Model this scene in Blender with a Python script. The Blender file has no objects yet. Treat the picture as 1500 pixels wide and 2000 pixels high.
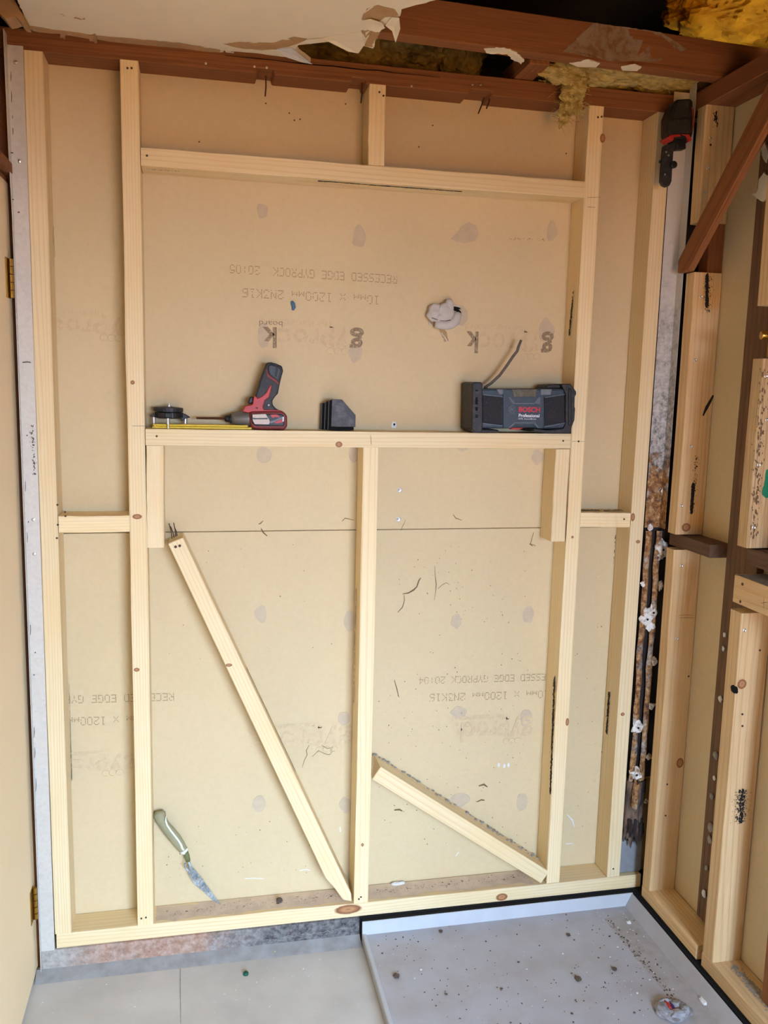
import bpy, bmesh, math, random
from mathutils import Vector, Matrix, noise
random.seed(11)
R = random.Random(5)
SC = bpy.context.scene
COL = SC.collection

# ------------------------------------------------------------------ camera
FPX = 1680.888
_a, _b, _g = .2117873, .1458212, .023709
def _rot():
    Bm = Matrix(((1, 0, 0), (0, 0, -1), (0, 1, 0)))
    ca, sa = math.cos(_a), math.sin(_a); Rz = Matrix(((ca, -sa, 0), (sa, ca, 0), (0, 0, 1)))
    cb, sb = math.cos(_b), math.sin(_b); Rx = Matrix(((1, 0, 0), (0, cb, -sb), (0, sb, cb)))
    cg, sg = math.cos(_g), math.sin(_g); Rr = Matrix(((cg, -sg, 0), (sg, cg, 0), (0, 0, 1)))
    return Rr @ Rx @ Bm @ Rz
RC = _rot()
CAM = Vector((0, -2.49, 1.70))
cd = bpy.data.cameras.new('camera'); cam = bpy.data.objects.new('camera', cd); COL.objects.link(cam)
m = Matrix((RC[0], -RC[1], -RC[2])).transposed().to_4x4(); m.translation = CAM
cam.matrix_world = m
cd.sensor_fit = 'VERTICAL'; cd.sensor_height = 36.0; cd.lens = FPX / 2000 * 36.0; cd.clip_start = .02
SC.camera = cam

# ------------------------------------------------------------------ world, daylight, exposure
w = bpy.data.worlds.new('sky'); SC.world = w; w.use_nodes = True
bg = w.node_tree.nodes['Background']; bg.inputs[0].default_value = (.80, .88, 1, 1); bg.inputs[1].default_value = .10
def area(name, loc, target, sx, sy, power, colour):
    l = bpy.data.lights.new(name, 'AREA'); l.shape = 'RECTANGLE'; l.size = sx; l.size_y = sy
    l.energy = power; l.color = colour
    o = bpy.data.objects.new(name, l); COL.objects.link(o); o.location = loc
    o.rotation_euler = (Vector(target) - Vector(loc)).to_track_quat('-Z', 'Y').to_euler()
    return o
area('daylight_through_doorway', (2.3, -6.6, 2.85), (.6, 0, .9), 4.4, 3.6, 1800, (.55, .77, 1.12))
bounce_sun = bpy.data.lights.new('bounce_sun', 'SUN'); bounce_sun.energy = 44; bounce_sun.angle = .01; bounce_sun.color = (1, .93, .82)  # added to light the unseen ground for its warm bounce
so = bpy.data.objects.new('bounce_sun', bounce_sun); COL.objects.link(so); so.rotation_euler = Vector((.15, -.75, -1)).to_track_quat('-Z', 'Y').to_euler()
vs = SC.view_settings; vs.view_transform = 'Standard'; vs.look = 'None'; vs.gamma = 1; vs.exposure = 0.46
vs.use_curve_mapping = False

# ------------------------------------------------------------------ pixel -> place helpers (points on real planes of the room)
def ray(x, y): return RC.transposed() @ Vector(((x - 750) / FPX, (y - 1000) / FPX, 1))
def onY(x, y, v=0.): d = ray(x, y); return CAM + d * ((v - CAM.y) / d.y)
def onX(x, y, v): d = ray(x, y); return CAM + d * ((v - CAM.x) / d.x)
def onZ(x, y, v): d = ray(x, y); return CAM + d * ((v - CAM.z) / d.z)

# ------------------------------------------------------------------ materials
def lin(c):
    def f(u): u /= 255.; return u / 12.92 if u <= .04045 else ((u + .055) / 1.055) ** 2.4
    return (f(c[0]), f(c[1]), f(c[2]), 1)
class NT:
    def __init__(s, name):
        s.m = bpy.data.materials.new(name); s.m.use_nodes = True; s.t = s.m.node_tree
        s.b = s.t.nodes['Principled BSDF']
    def n(s, typ, **kw):
        x = s.t.nodes.new(typ)
        for k, v in kw.items():
            if k[0] == 'i' and k[1:].isdigit(): s.put(x.inputs[int(k[1:])], v)
            else: setattr(x, k, v)
        return x
    def put(s, sock, v):
        if isinstance(v, bpy.types.NodeSocket): s.t.links.new(v, sock)
        else: sock.default_value = v
    def coord(s, scale=(1, 1, 1), rnd=True, kind='Object'):
        tc = s.n('ShaderNodeTexCoord'); v = tc.outputs[kind]
        if rnd:
            oi = s.n('ShaderNodeObjectInfo')
            vm = s.n('ShaderNodeVectorMath', operation='MULTIPLY'); s.put(vm.inputs[0], oi.outputs['Random']); vm.inputs[1].default_value = (7.3, 3.1, 11.7)
            ad = s.n('ShaderNodeVectorMath', operation='ADD'); s.put(ad.inputs[0], v); s.put(ad.inputs[1], vm.outputs[0]); v = ad.outputs[0]
        ml = s.n('ShaderNodeVectorMath', operation='MULTIPLY'); s.put(ml.inputs[0], v); ml.inputs[1].default_value = scale
        return ml.outputs[0]
    def noise(s, vec, scale, detail=4, rough=.55, dist=0):
        x = s.n('ShaderNodeTexNoise'); s.put(x.inputs['Vector'], vec); x.inputs['Scale'].default_value = scale
        x.inputs['Detail'].default_value = detail; x.inputs['Roughness'].default_value = rough; x.inputs['Distortion'].default_value = dist
        return x.outputs[0]
    def ramp(s, fac, stops):
        x = s.n('ShaderNodeValToRGB'); s.put(x.inputs[0], fac); e = x.color_ramp.elements
        while len(e) < len(stops): e.new(.5)
        for k, (p, c) in enumerate(stops):
            e[k].position = p; e[k].color = c if len(c) == 4 else (*c, 1)
        return x.outputs[0]
    def mix(s, fac, a, b, typ='MIX'):
        x = s.n('ShaderNodeMix', data_type='RGBA', blend_type=typ)
        s.put(x.inputs[0], fac); s.put(x.inputs[6], a); s.put(x.inputs[7], b); return x.outputs[2]
    def math(s, op, a, b=0.):
        x = s.n('ShaderNodeMath', operation=op); s.put(x.inputs[0], a); s.put(x.inputs[1], b); return x.outputs[0]
    def bump(s, h, st, dist=.002):
        x = s.n('ShaderNodeBump'); x.inputs['Strength'].default_value = st; x.inputs['Distance'].default_value = dist
        s.put(x.inputs['Height'], h); s.put(s.b.inputs['Normal'], x.outputs[0])
    def out(s, col, rough=.6, metal=0., spec=.4):
        s.put(s.b.inputs['Base Color'], col); s.put(s.b.inputs['Roughness'], rough); s.put(s.b.inputs['Metallic'], metal)
        s.b.inputs['Specular IOR Level'].default_value = spec; return s.m
G = lambda v: (v, v, v, 1)

def plain(name, c, rough=.6, metal=0., var=.12, scale=30, bump=0., c2=None, lo=.35, hi=.7, spec=.4, stretch=(1, 1, 1), detail=5):
    t = NT(name); v = t.coord(stretch); f = t.noise(v, scale, detail, .6)
    a = lin(c); b = lin(c2) if c2 else tuple(x * (1 - var * 2) for x in a[:3]) + (1,)
    if bump: t.bump(f, bump)
    return t.out(t.ramp(f, [(lo, a), (hi, b)]), rough, metal, spec)

def wood(name, light, dark, ring=34, streak=.25, tint=None, rough=.62, contrast=.8, bump=.12):
    t = NT(name); v = t.coord((1, 1, .055)); oi = t.n('ShaderNodeObjectInfo')
    of = t.n('ShaderNodeVectorMath', operation='MULTIPLY_ADD'); t.put(of.inputs[0], t.noise(v, 5.5, 2)); of.inputs[1].default_value = (.07, .05, 0); t.put(of.inputs[2], v)
    md = t.n('ShaderNodeVectorMath', operation='MODULO'); t.put(md.inputs[0], of.outputs[0]); md.inputs[1].default_value = (.31, .23, 1)
    ad = t.n('ShaderNodeVectorMath', operation='ADD'); t.put(ad.inputs[0], of.outputs[0]); ad.inputs[1].default_value = (0, 0, 0)
    wv = t.n('ShaderNodeTexWave', wave_type='RINGS', rings_direction='Z', wave_profile='SAW'); t.put(wv.inputs['Vector'], md.outputs[0])
    wv.inputs['Scale'].default_value = ring; wv.inputs['Distortion'].default_value = 1.6; wv.inputs['Detail'].default_value = 2; wv.inputs['Detail Scale'].default_value = 2.2
    col = t.ramp(wv.outputs[1], [(0., lin(light)), (.55, lin(light)), (.93, lin(dark)), (1., lin(light))])
    col = t.mix(1 - contrast, col, lin(light))
    fib = t.noise(t.coord((1, 1, .02)), 420, 3, .6)
    col = t.mix(streak, col, t.ramp(fib, [(.3, lin(dark)), (.62, lin(light))]))
    big = t.noise(t.coord((1, 1, .25)), 9, 3)
    if tint: col = t.mix(t.math('MULTIPLY', t.ramp(big, [(.42, G(0)), (.75, G(1))]), .55), col, lin(tint))
    val = t.math('MULTIPLY_ADD', oi.outputs['Random'], .16); val.node.inputs[2].default_value = .9
    hv = t.n('ShaderNodeHueSaturation'); t.put(hv.inputs['Value'], val); t.put(hv.inputs['Color'], col)
    t.bump(fib, bump)
    return t.out(hv.outputs[0], rough, 0, .3)

M = {}
M['pine'] = wood('new_pine', (244, 223, 178), (223, 186, 129), ring=36, tint=(236, 201, 140), contrast=.6)
M['pine_warm'] = wood('new_pine_warm', (230, 199, 150), (194, 148, 96), ring=24, tint=(212, 168, 114), streak=.35, contrast=.65)
M['pine_rough'] = wood('rough_sawn_pine', (226, 196, 148), (150, 108, 66), ring=14, streak=.6, tint=(196, 152, 98), bump=.4)
M['old'] = wood('old_red_timber', (152, 98, 60), (108, 64, 38), ring=20, streak=.5, tint=(122, 74, 44), rough=.75)
M['old_dirty'] = wood('old_dirty_timber', (126, 94, 70), (66, 46, 34), ring=16, streak=.6, tint=(92, 72, 58), rough=.85, bump=.5)
M['old_dark'] = plain('decayed_timber', (58, 46, 42), .9, 0, c2=(22, 18, 18), scale=24, bump=.8, stretch=(1, 1, .2))

def board_mat():
    t = NT('plasterboard_paper'); v = t.coord((1, 1, 1), rnd=False)
    a = t.noise(v, 2.2, 5, .6); b = t.noise(v, 60, 3, .6)
    c = t.ramp(a, [(.3, lin(BOARD)), (.72, lin(tuple(k * .965 for k in BOARD)))])
    c = t.mix(.10, c, t.ramp(b, [(.35, lin((196, 172, 136))), (.65, lin((226, 208, 180)))]))
    sp = t.noise(v, 105, 2, .5)
    c = t.mix(t.math('MULTIPLY', t.ramp(sp, [(.745, G(0)), (.775, G(1))]), .35), c, lin((150, 126, 96)))
    t.bump(b, .06); return t.out(c, .82, 0, .2)
BOARD = (216, 194, 151)
M['board'] = board_mat()
M['board_core'] = plain('gypsum_core', (226, 218, 204), .9, scale=80, bump=.5)
M['paper_tan'] = plain('torn_kraft_paper', (186, 150, 108), .9, scale=20, var=.08)
M['ceiling'] = plain('ceiling_paint', (236, 226, 200), .8, scale=5, var=.03)
M['dab'] = plain('adhesive_dab', (202, 182, 152), .8, scale=40, var=.06, bump=.2)
M['ink'] = plain('print_ink', (138, 106, 72), .85, scale=300, var=.1)
M['ink_dark'] = plain('logo_ink', (140, 120, 94), .85, scale=220, c2=(196, 172, 136), lo=.5, hi=.68)
M['ink_faint'] = plain('faded_logo_ink', (205, 180, 140), .85, scale=90, c2=(215, 192, 152), lo=.42, hi=.62)
M['black_stain'] = plain('mould_black', (34, 28, 28), .9, scale=200)
M['dirt'] = plain('dirt_specks', (98, 84, 70), .95, scale=300)
M['crack'] = plain('paper_crack', (122, 96, 68), .9, scale=200)
M['white'] = plain('white_plaster', (232, 230, 226), .85, scale=60, var=.08, bump=.5)
M['grey_glue'] = plain('grey_adhesive', (168, 160, 150), .85, scale=80, var=.2, bump=.6)
M['steel'] = plain('zinc_screw', (214, 214, 210), .35, .9, scale=100, var=.05)
M['nail'] = plain('rusty_nail', (88, 66, 52), .6, .6, scale=200)
M['brass'] = plain('brass', (190, 150, 70), .3, 1., scale=80, var=.1)
M['green'] = plain('green_crayon', (22, 130, 92), .7, scale=120, var=.1)
M['rubber'] = plain('black_rubber', (36, 35, 36), .55, scale=80, c2=(66, 62, 60), lo=.5, hi=.8, bump=.1)
M['black'] = plain('black_plastic', (26, 25, 26), .45, scale=60, c2=(58, 54, 56), lo=.55, hi=.85)
M['dustyblack'] = plain('dusty_black_rubber', (44, 39, 39), .5, scale=34, c2=(98, 90, 86), lo=.5, hi=.75, bump=.5)
M['red'] = plain('red_plastic', (182, 44, 38), .45, scale=60, var=.08)
M['redfade'] = plain('dusty_red_plastic', (122, 46, 42), .55, scale=60, var=.15)
M['gunmetal'] = plain('grey_cast_nose', (112, 108, 100), .45, .4, scale=70, var=.08)
M['bit'] = plain('brown_steel_bit', (92, 62, 46), .4, .7, scale=120)
M['decal'] = plain('scuffed_label', (206, 192, 180), .6, scale=90, c2=(120, 70, 62), lo=.52, hi=.72)
M['blue'] = plain('navy_plastic', (46, 60, 72), .5, scale=60, c2=(70, 82, 90), lo=.5, hi=.8)
M['bluelight'] = plain('worn_navy_edge', (92, 104, 112), .55, scale=80, var=.1)
M['grille'] = plain('speaker_mesh', (38, 38, 42), .8, scale=260, c2=(72, 68, 64), lo=.55, hi=.8, bump=.5)
M['lcd'] = plain('dusty_display', (74, 70, 58), .3, scale=30, c2=(122, 110, 78), lo=.45, hi=.7)
M['button'] = plain('grey_button', (112, 116, 122), .5, scale=60)
M['redtxt'] = plain('red_lettering', (196, 44, 58), .5, scale=200)
M['whitetxt'] = plain('white_lettering', (226, 228, 232), .5, scale=200)
M['aerial'] = plain('aerial_rubber', (104, 92, 80), .6, scale=60)
M['yellow'] = plain('yellow_lacquer', (232, 200, 40), .45, scale=40, var=.08)
M['yellow_dark'] = plain('rule_shadow_line', (120, 96, 20), .6)
M['sage'] = plain('sage_rubber', (158, 152, 116), .6, scale=40, var=.06)
M['sage_dark'] = plain('green_ferrule', (116, 120, 74), .55, scale=40)
M['cream'] = plain('cream_inlay', (238, 236, 214), .5, scale=40, var=.03)
M['blade'] = plain('mortar_caked_steel', (190, 194, 192), .5, .35, scale=60, c2=(120, 134, 140), lo=.4, hi=.62, bump=.6)
M['rag'] = plain('grey_cloth', (196, 190, 182), .9, scale=14, var=.06, bump=.1)
M['plate_dust'] = plain('settled_dust', (222, 200, 174), .9, scale=22, c2=(204, 184, 162), lo=.4, hi=.65)
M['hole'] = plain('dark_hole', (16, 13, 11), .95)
M['plugcloth'] = plain('dusty_grey_plastic', (160, 156, 156), .8, scale=40, c2=(118, 114, 116), lo=.42, hi=.68, bump=.3)
M['bluefoam'] = plain('blue_plug', (84, 120, 150), .7, scale=60)
M['door'] = plain('door_paint', (250, 226, 182), .55, scale=3, var=.02)
M['tray'] = plain('grey_tray', (180, 180, 184), .5, scale=9, c2=(170, 166, 164), lo=.4, hi=.7, bump=.03)
M['tray_side'] = plain('tray_upstand', (190, 192, 194), .45, scale=12, var=.04)
M['concrete'] = plain('grey_floor_paint', (206, 201, 192), .7, scale=5, c2=(186, 181, 172), lo=.35, hi=.75, bump=.1, detail=9)
def kerb_mat():
    t = NT('stained_concrete'); v = t.coord((1, 1, 1), rnd=False); sx = t.n('ShaderNodeSeparateXYZ'); t.put(sx.inputs[0], v)
    n = t.noise(v, 7, 7, .65); n2 = t.noise(v, 60, 5, .7)
    x = t.math('ADD', sx.outputs[0], t.math('MULTIPLY', t.math('SUBTRACT', n, .5), .5))
    c = t.ramp(t.math('ADD', x, .5), [(.06, lin((170, 162, 150))), (.28, lin((176, 128, 98))), (.5, lin((180, 136, 108))), (.62, lin((128, 116, 108))), (.74, lin((70, 66, 66))), (1., lin((46, 44, 46)))])
    c = t.mix(.35, c, t.ramp(n2, [(.35, lin((70, 62, 58))), (.65, lin((196, 190, 182)))]))
    t.bump(n2, .6, .004); return t.out(c, .85)
M['kerb'] = kerb_mat()
M['fillet'] = plain('mortar_fillet', (152, 148, 142), .9, scale=16, c2=(128, 122, 116), lo=.4, hi=.7, bump=.4)
M['tar'] = plain('black_bitumen', (48, 46, 48), .7, scale=14, c2=(104, 100, 100), lo=.5, hi=.72, bump=.8)
M['block'] = plain('blue_grey_block', (140, 142, 144), .85, scale=30)
M['glasswool'] = plain('glasswool', (206, 184, 116), .95, scale=26, c2=(140, 120, 66), lo=.35, hi=.7, bump=1., detail=9, stretch=(1, 3, 3))
M['glasswool_dark'] = plain('aged_glasswool', (168, 154, 104), .95, scale=18, c2=(84, 74, 48), lo=.35, hi=.68, bump=1., detail=9)
M['yellow_wool'] = plain('yellow_glasswool', (226, 170, 36), .95, scale=14, c2=(176, 124, 20), lo=.35, hi=.75, bump=.8, detail=8)
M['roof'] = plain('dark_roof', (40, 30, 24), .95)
M['wall_plain'] = plain('tan_bounce_wall', (200, 170, 130), .8, scale=4, var=.03)  # tan so the unseen walls bounce warm light
M['ground'] = plain('bounce_ground', (208, 140, 56), .9, scale=3)  # unseen ground, saturated orange to bounce warm light up the wall

def knot_mat():
    t = NT('knot'); tc = t.n('ShaderNodeTexCoord'); ln = t.n('ShaderNodeVectorMath', operation='LENGTH'); t.put(ln.inputs[0], tc.outputs['Object'])
    r = t.math('ADD', ln.outputs['Value'], t.math('MULTIPLY', t.math('SUBTRACT', t.noise(tc.outputs['Object'], 3, 4), .5), .25))
    c = t.ramp(r, [(0, lin((150, 100, 62))), (.3, lin((190, 138, 90))), (.5, lin((172, 120, 76))), (.7, lin((146, 94, 58))), (.8, lin((120, 74, 46))), (.98, lin((222, 184, 134)))])
    return t.out(c, .6)
M['lump'] = plain('dirty_plaster', (232, 226, 216), .9, scale=45, c2=(150, 118, 82), lo=.46, hi=.66, bump=.8)
M['knot'] = knot_mat()
def galv():
    t = NT('galvanised_steel'); v = t.coord((1, 1, 1), rnd=False)
    sp = t.n('ShaderNodeTexVoronoi'); t.put(sp.inputs['Vector'], v); sp.inputs['Scale'].default_value = 120
    c = t.mix(.25, lin((208, 200, 184)), sp.outputs['Color']); h = t.n('ShaderNodeHueSaturation'); h.inputs['Saturation'].default_value = 0; t.put(h.inputs['Color'], c)
    return t.out(t.mix(.75, h.outputs[0], lin((208, 200, 184))), .5, .25, .5)
M['galv'] = galv()
def rusty():
    t = NT('rusting_galvanised_steel'); v = t.coord((1, 1, 1), rnd=False, kind='Object')
    sx = t.n('ShaderNodeSeparateXYZ'); t.put(sx.inputs[0], v)
    n1 = t.noise(v, 26, 7, .75); n2 = t.noise(v, 55, 6, .75); n3 = t.noise(v, 14, 4, .6)
    z = t.math('MULTIPLY_ADD', sx.outputs[2], -1.5); z.node.inputs[2].default_value = 2.25      # rust gains towards the damp foot of the wall
    k = t.ramp(t.math('ADD', t.math('MULTIPLY', n1, 1.3), t.math('MINIMUM', t.math('MAXIMUM', z, -.8), .32)), [(.66, G(0)), (.78, G(1))])
    rust = t.ramp(n2, [(.32, lin((44, 32, 26))), (.42, lin((112, 72, 42))), (.54, lin((166, 120, 68))), (.62, lin((186, 158, 116))), (.72, lin((214, 206, 192)))])
    rust = t.mix(t.ramp(n3, [(.52, G(0)), (.66, G(1))]), rust, t.ramp(n2, [(.38, lin((70, 62, 56))), (.58, lin((178, 172, 160)))]))
    clean = lin((206, 202, 194))
    old = t.ramp(n2, [(.36, lin((84, 80, 78))), (.47, lin((158, 154, 150))), (.62, lin((206, 202, 196)))])
    g = t.math('MULTIPLY_ADD', sx.outputs[2], -1.6); g.node.inputs[2].default_value = 3.45
    zinc = t.mix(t.math('MINIMUM', t.math('MAXIMUM', t.math('ADD', g, t.math('SUBTRACT', n3, .5)), .04), 1.), clean, old)
    t.bump(t.math('MULTIPLY', n1, k), .8, .004)
    return t.out(t.mix(k, zinc, rust), .6, .15)
M['rusty'] = rusty()

# ------------------------------------------------------------------ mesh helpers
class MB:
    def __init__(s): s.v = []; s.f = []
    def add(s, vs, fs):
        k = len(s.v); s.v += [Vector(p) for p in vs]; s.f += [tuple(i + k for i in f) for f in fs]; return s
    def box(s, x0, x1, y0, y1, z0, z1):
        return s.add([(x, y, z) for z in (z0, z1) for y in (y0, y1) for x in (x0, x1)],
                     [(0, 2, 3, 1), (4, 5, 7, 6), (0, 1, 5, 4), (2, 6, 7, 3), (0, 4, 6, 2), (1, 3, 7, 5)])
    def prism(s, front, off):
        n = len(front); off = Vector(off); fr = [Vector(p) for p in front]
        nr = Vector((0, 0, 0))
        for i in range(n): nr += fr[i].cross(fr[(i + 1) % n])
        if nr.dot(off) > 0: fr.reverse()
        return s.add(fr + [p + off for p in fr], [tuple(range(n)), tuple(range(2 * n - 1, n - 1, -1))] + [(i, i + n, (i + 1) % n + n, (i + 1) % n) for i in range(n)])
    def tube(s, path, rad, n=10, squash=1., flat=(0, 1, 0), cap=True):
        path = [Vector(p) for p in path]; m = len(path)
        if not hasattr(rad, '__len__'): rad = [rad] * m
        k0 = len(s.v); vs = []; fl = Vector(flat)
        for i, p in enumerate(path):
            d = (path[min(i + 1, m - 1)] - path[max(i - 1, 0)]).normalized()
            b = fl - d * fl.dot(d)
            if b.length < 1e-4: b = d.orthogonal()
            b.normalize(); a = b.cross(d).normalized()
            for j in range(n):
                t = 2 * math.pi * j / n; vs.append(p + (a * math.cos(t) + b * math.sin(t) * squash) * rad[i])
        fs = [(i * n + j, i * n + (j + 1) % n, (i + 1) * n + (j + 1) % n, (i + 1) * n + j) for i in range(m - 1) for j in range(n)]
        if cap: fs += [tuple(range(n - 1, -1, -1)), tuple((m - 1) * n + j for j in range(n))]
        return s.add(vs, fs)
    def lathe(s, o, axis, prof, n=20):
        o = Vector(o); ax = Vector(axis).normalized(); a = ax.orthogonal().normalized(); b = ax.cross(a)
        vs = [o + ax * t + (a * math.cos(2 * math.pi * j / n) + b * math.sin(2 * math.pi * j / n)) * r for t, r in prof for j in range(n)]
        m = len(prof)
        fs = [(i * n + j, i * n + (j + 1) % n, (i + 1) * n + (j + 1) % n, (i + 1) * n + j) for i in range(m - 1) for j in range(n)]
        fs += [tuple(range(n - 1, -1, -1)), tuple((m - 1) * n + j for j in range(n))]
        return s.add(vs, fs)
    def blob(s, c, r, sub=2, amp=.25, freq=1.4, seed=0, fine=0., ffreq=8):
        bm = bmesh.new(); bmesh.ops.create_icosphere(bm, subdivisions=sub, radius=1); c = Vector(c)
        vs = []
        for v in bm.verts:
            p = v.co.normalized(); k = 1 + amp * noise.noise(p * freq + Vector((seed * 3.7, seed, 0)))
            if fine: k += fine * noise.fractal(p * ffreq + Vector((seed, 0, 5)), 1, 2, 4)
            vs.append(c + Vector((p.x * r[0], p.y * r[1], p.z * r[2])) * k)
        fs = [tuple(v.index for v in f.verts) for f in bm.faces]; bm.free()
        return s.add(vs, fs)
    def build(s, name, mat, parent=None, smooth=False, bevel=0., seg=2, frame=None, angle=35):
        me = bpy.data.meshes.new(name)
        vs = s.v
        if frame is not None:
            inv = frame.inverted(); vs = [inv @ v for v in vs]
        me.from_pydata([tuple(v) for v in vs], [], s.f); me.update()
        bm = bmesh.new(); bm.from_mesh(me); bmesh.ops.recalc_face_normals(bm, faces=bm.faces); bm.to_mesh(me); bm.free()
        if smooth: me.polygons.foreach_set('use_smooth', [True] * len(me.polygons))
        if mat: me.materials.append(M[mat] if isinstance(mat, str) else mat)
        o = bpy.data.objects.new(name, me); COL.objects.link(o)
        if frame is not None: o.matrix_world = frame
        if parent is not None:
            o.parent = parent; o.matrix_parent_inverse = parent.matrix_world.inverted()
        if bevel:
            md = o.modifiers.new('bevel', 'BEVEL'); md.width = bevel; md.segments = seg; md.limit_method = 'ANGLE'; md.angle_limit = math.radians(angle)
        return o

def tag(o, label=None, cat=None, group=None, kind=None):
    if label: o['label'] = label
    if cat: o['category'] = cat
    if group: o['group'] = group
    if kind: o['kind'] = kind
    return o
def thing(name, label, cat, loc, group=None, kind=None):
    o = bpy.data.objects.new(name, None); COL.objects.link(o); o.empty_display_size = .05
    o.matrix_world = Matrix.Translation(Vector(loc)); return tag(o, label, cat, group, kind)
def struct(name, label=None): return tag(thing(name, label, None, (0, 0, 0)), kind='structure')
def frame(origin, zdir, ydir):
    z = Vector(zdir).normalized(); y = Vector(ydir); y = (y - z * y.dot(z)).normalized(); x = y.cross(z)
    m = Matrix((x, y, z)).transposed().to_4x4(); m.translation = Vector(origin); return m
def jag(pts, step=.012, amp=.004, rnd=R):
    out = []
    for i in range(len(pts)):
        a, b = Vector(pts[i]), Vector(pts[(i + 1) % len(pts)]); n = max(1, int((b - a).length / step)); out.append(a)
        for k in range(1, n):
            out.append(a.lerp(b, k / n) + Vector((rnd.uniform(-amp, amp), rnd.uniform(-amp, amp), rnd.uniform(-amp, amp))))
    return out
def jagz(pts, step, amp, z): return [flat(p, 2, z) for p in jag(pts, step, amp)]
def flat(v, ax, val):
    v = Vector(v); v[ax] = val; return v

# a sawn timber: local z runs along its length, rounded arrises, a little bow
def timber(name, label, cat, org, zdir, ydir, L, w, d, mat='pine', group=None, bow=.0012, seg=10, r=.0025, parent=None, wane=0.):
    fr = frame(org, zdir, ydir); mb = MB(); sec = []
    for sx, sy, a0 in ((1, 1, 0), (-1, 1, 90), (-1, -1, 180), (1, -1, 270)):
        for q in (0, 45, 90):
            t = math.radians(a0 + q); sec.append((sx * (w / 2 - r) + r * math.cos(t), sy * (d / 2 - r) + r * math.sin(t)))
    n = len(sec); vs = []; ph = R.uniform(0, 6)
    for i in range(seg + 1):
        z = L * i / seg; bx = bow * math.sin(ph + 3.1 * i / seg) - bow * math.sin(ph); by = 0
        for j, (x, y) in enumerate(sec):
            e = 0 if i in (0, seg) else R.uniform(-1, 1) * .0006 + (wane * noise.noise(Vector((z * 7, j, ph))) if wane and 5 < j < 12 else 0)
            vs.append((x + bx + e, y + by + e, z))
    fs = [(i * n + j, i * n + (j + 1) % n, (i + 1) * n + (j + 1) % n, (i + 1) * n + j) for i in range(seg) for j in range(n)]
    fs += [tuple(range(n - 1, -1, -1)), tuple(seg * n + j for j in range(n))]
    mb.add([fr @ Vector(v) for v in vs], fs)
    o = mb.build(name, mat, parent, frame=fr)
    return tag(o, label, cat, group) if parent is None else o

# flat marks lying on a face: origin c, unit u and v in the face, nrm out of it
def disc(parent, name, c, u, v, ru, rv, mat, lift=.0004, n=20, wob=.12, seed=None):
    c, u, v = Vector(c), Vector(u).normalized(), Vector(v).normalized(); nr = u.cross(v).normalized()
    if nr.dot(CAM - c) < 0: nr = -nr
    sd = R.uniform(0, 99) if seed is None else seed
    pts = []
    for k in range(n):
        t = 2 * math.pi * k / n; q = 1 + wob * noise.noise(Vector((math.cos(t) * 1.3 + sd, math.sin(t) * 1.3, sd)))
        pts.append(c + nr * lift + u * ru * q * math.cos(t) + v * rv * q * math.sin(t))
    return MB().prism(pts, -nr * lift * .9).build(name, mat, parent)
def knot(parent, c, u, v, ru, rv):
    c, u, v = Vector(c), Vector(u).normalized(), Vector(v).normalized(); nr = u.cross(v).normalized()
    if nr.dot(CAM - c) < 0: nr = -nr; v = -v
    fr = Matrix((u * ru, v * rv, nr * .001)).transposed().to_4x4(); fr.translation = c + nr * .0004
    pts = [fr @ Vector((math.cos(t) * (1 + .1 * noise.noise(Vector((math.cos(t), math.sin(t), ru * 900)))), math.sin(t), 0)) for t in [2 * math.pi * k / 22 for k in range(22)]]
    return MB().prism(pts, -nr * .0003).build('knot', 'knot', parent, frame=fr)
def flecks(parent, c0, c1, width, n, smin, smax, mat, name='mould_stain', nrm=(0, -1, 0), stretch=2., lift=.0005, core=.5, rnd=R):
    c0, c1, nr = Vector(c0), Vector(c1), Vector(nrm).normalized(); L = (c1 - c0); u = L.normalized(); v = nr.cross(u).normalized(); mb = MB()
    for _ in range(n):
        t = rnd.random(); s = rnd.gauss(0, core) * width
        c = c0 + L * t + v * s + nr * (lift + rnd.uniform(0, .0002)); r = rnd.uniform(smin, smax) * (1.2 - min(1, abs(s) / (width + 1e-6)) * .6); k = rnd.randint(5, 7); a0 = rnd.uniform(0, 6); st = rnd.uniform(1, stretch)
        mb.add([c + (u * math.cos(a0 + 6.283 * j / k) * st + v * math.sin(a0 + 6.283 * j / k)) * r * rnd.uniform(.6, 1.1) for j in range(k)], [tuple(range(k))])
    return tag(mb.build(name, mat, parent), kind='stuff')
def nail_head(parent, c, nrm=(0, -1, 0), r=.0028, mat='nail', name='nail', h=.0012):
    return MB().lathe(Vector(c) - Vector(nrm) * .0005, nrm, [(0, r), (h, r), (h + .0004, r * .6)], 10).build(name, mat, parent)
def screw(parent, c, nrm=(0, -1, 0), r=.0048):
    o = MB().lathe(Vector(c), nrm, [(-.001, r), (.0012, r), (.0018, r * .75), (.0012, r * .4), (.0004, .0005)], 14).build('screw', 'steel', parent); return o
def wire(parent, pts, r, mat='nail', name='nail', n=6): return MB().tube(pts, r, n).build(name, mat, parent)
def scratch(parent, pts, wd, mat, name='crack', nrm=(0, -1, 0), lift=.0005):
    nr = Vector(nrm); pts = [Vector(p) + nr * lift for p in pts]; n = len(pts); vs = []
    for i, p in enumerate(pts):
        d = (pts[min(i + 1, n - 1)] - pts[max(0, i - 1)]).normalized(); s = nr.cross(d).normalized(); q = wd * (.25 + .75 * math.sin(math.pi * (i + .5) / n)) * R.uniform(.7, 1.2)
        vs += [p + s * q / 2, p - s * q / 2]
    return MB().add(vs, [(2 * i, 2 * i + 1, 2 * i + 3, 2 * i + 2) for i in range(n - 1)]).build(name, mat, parent)

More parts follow.
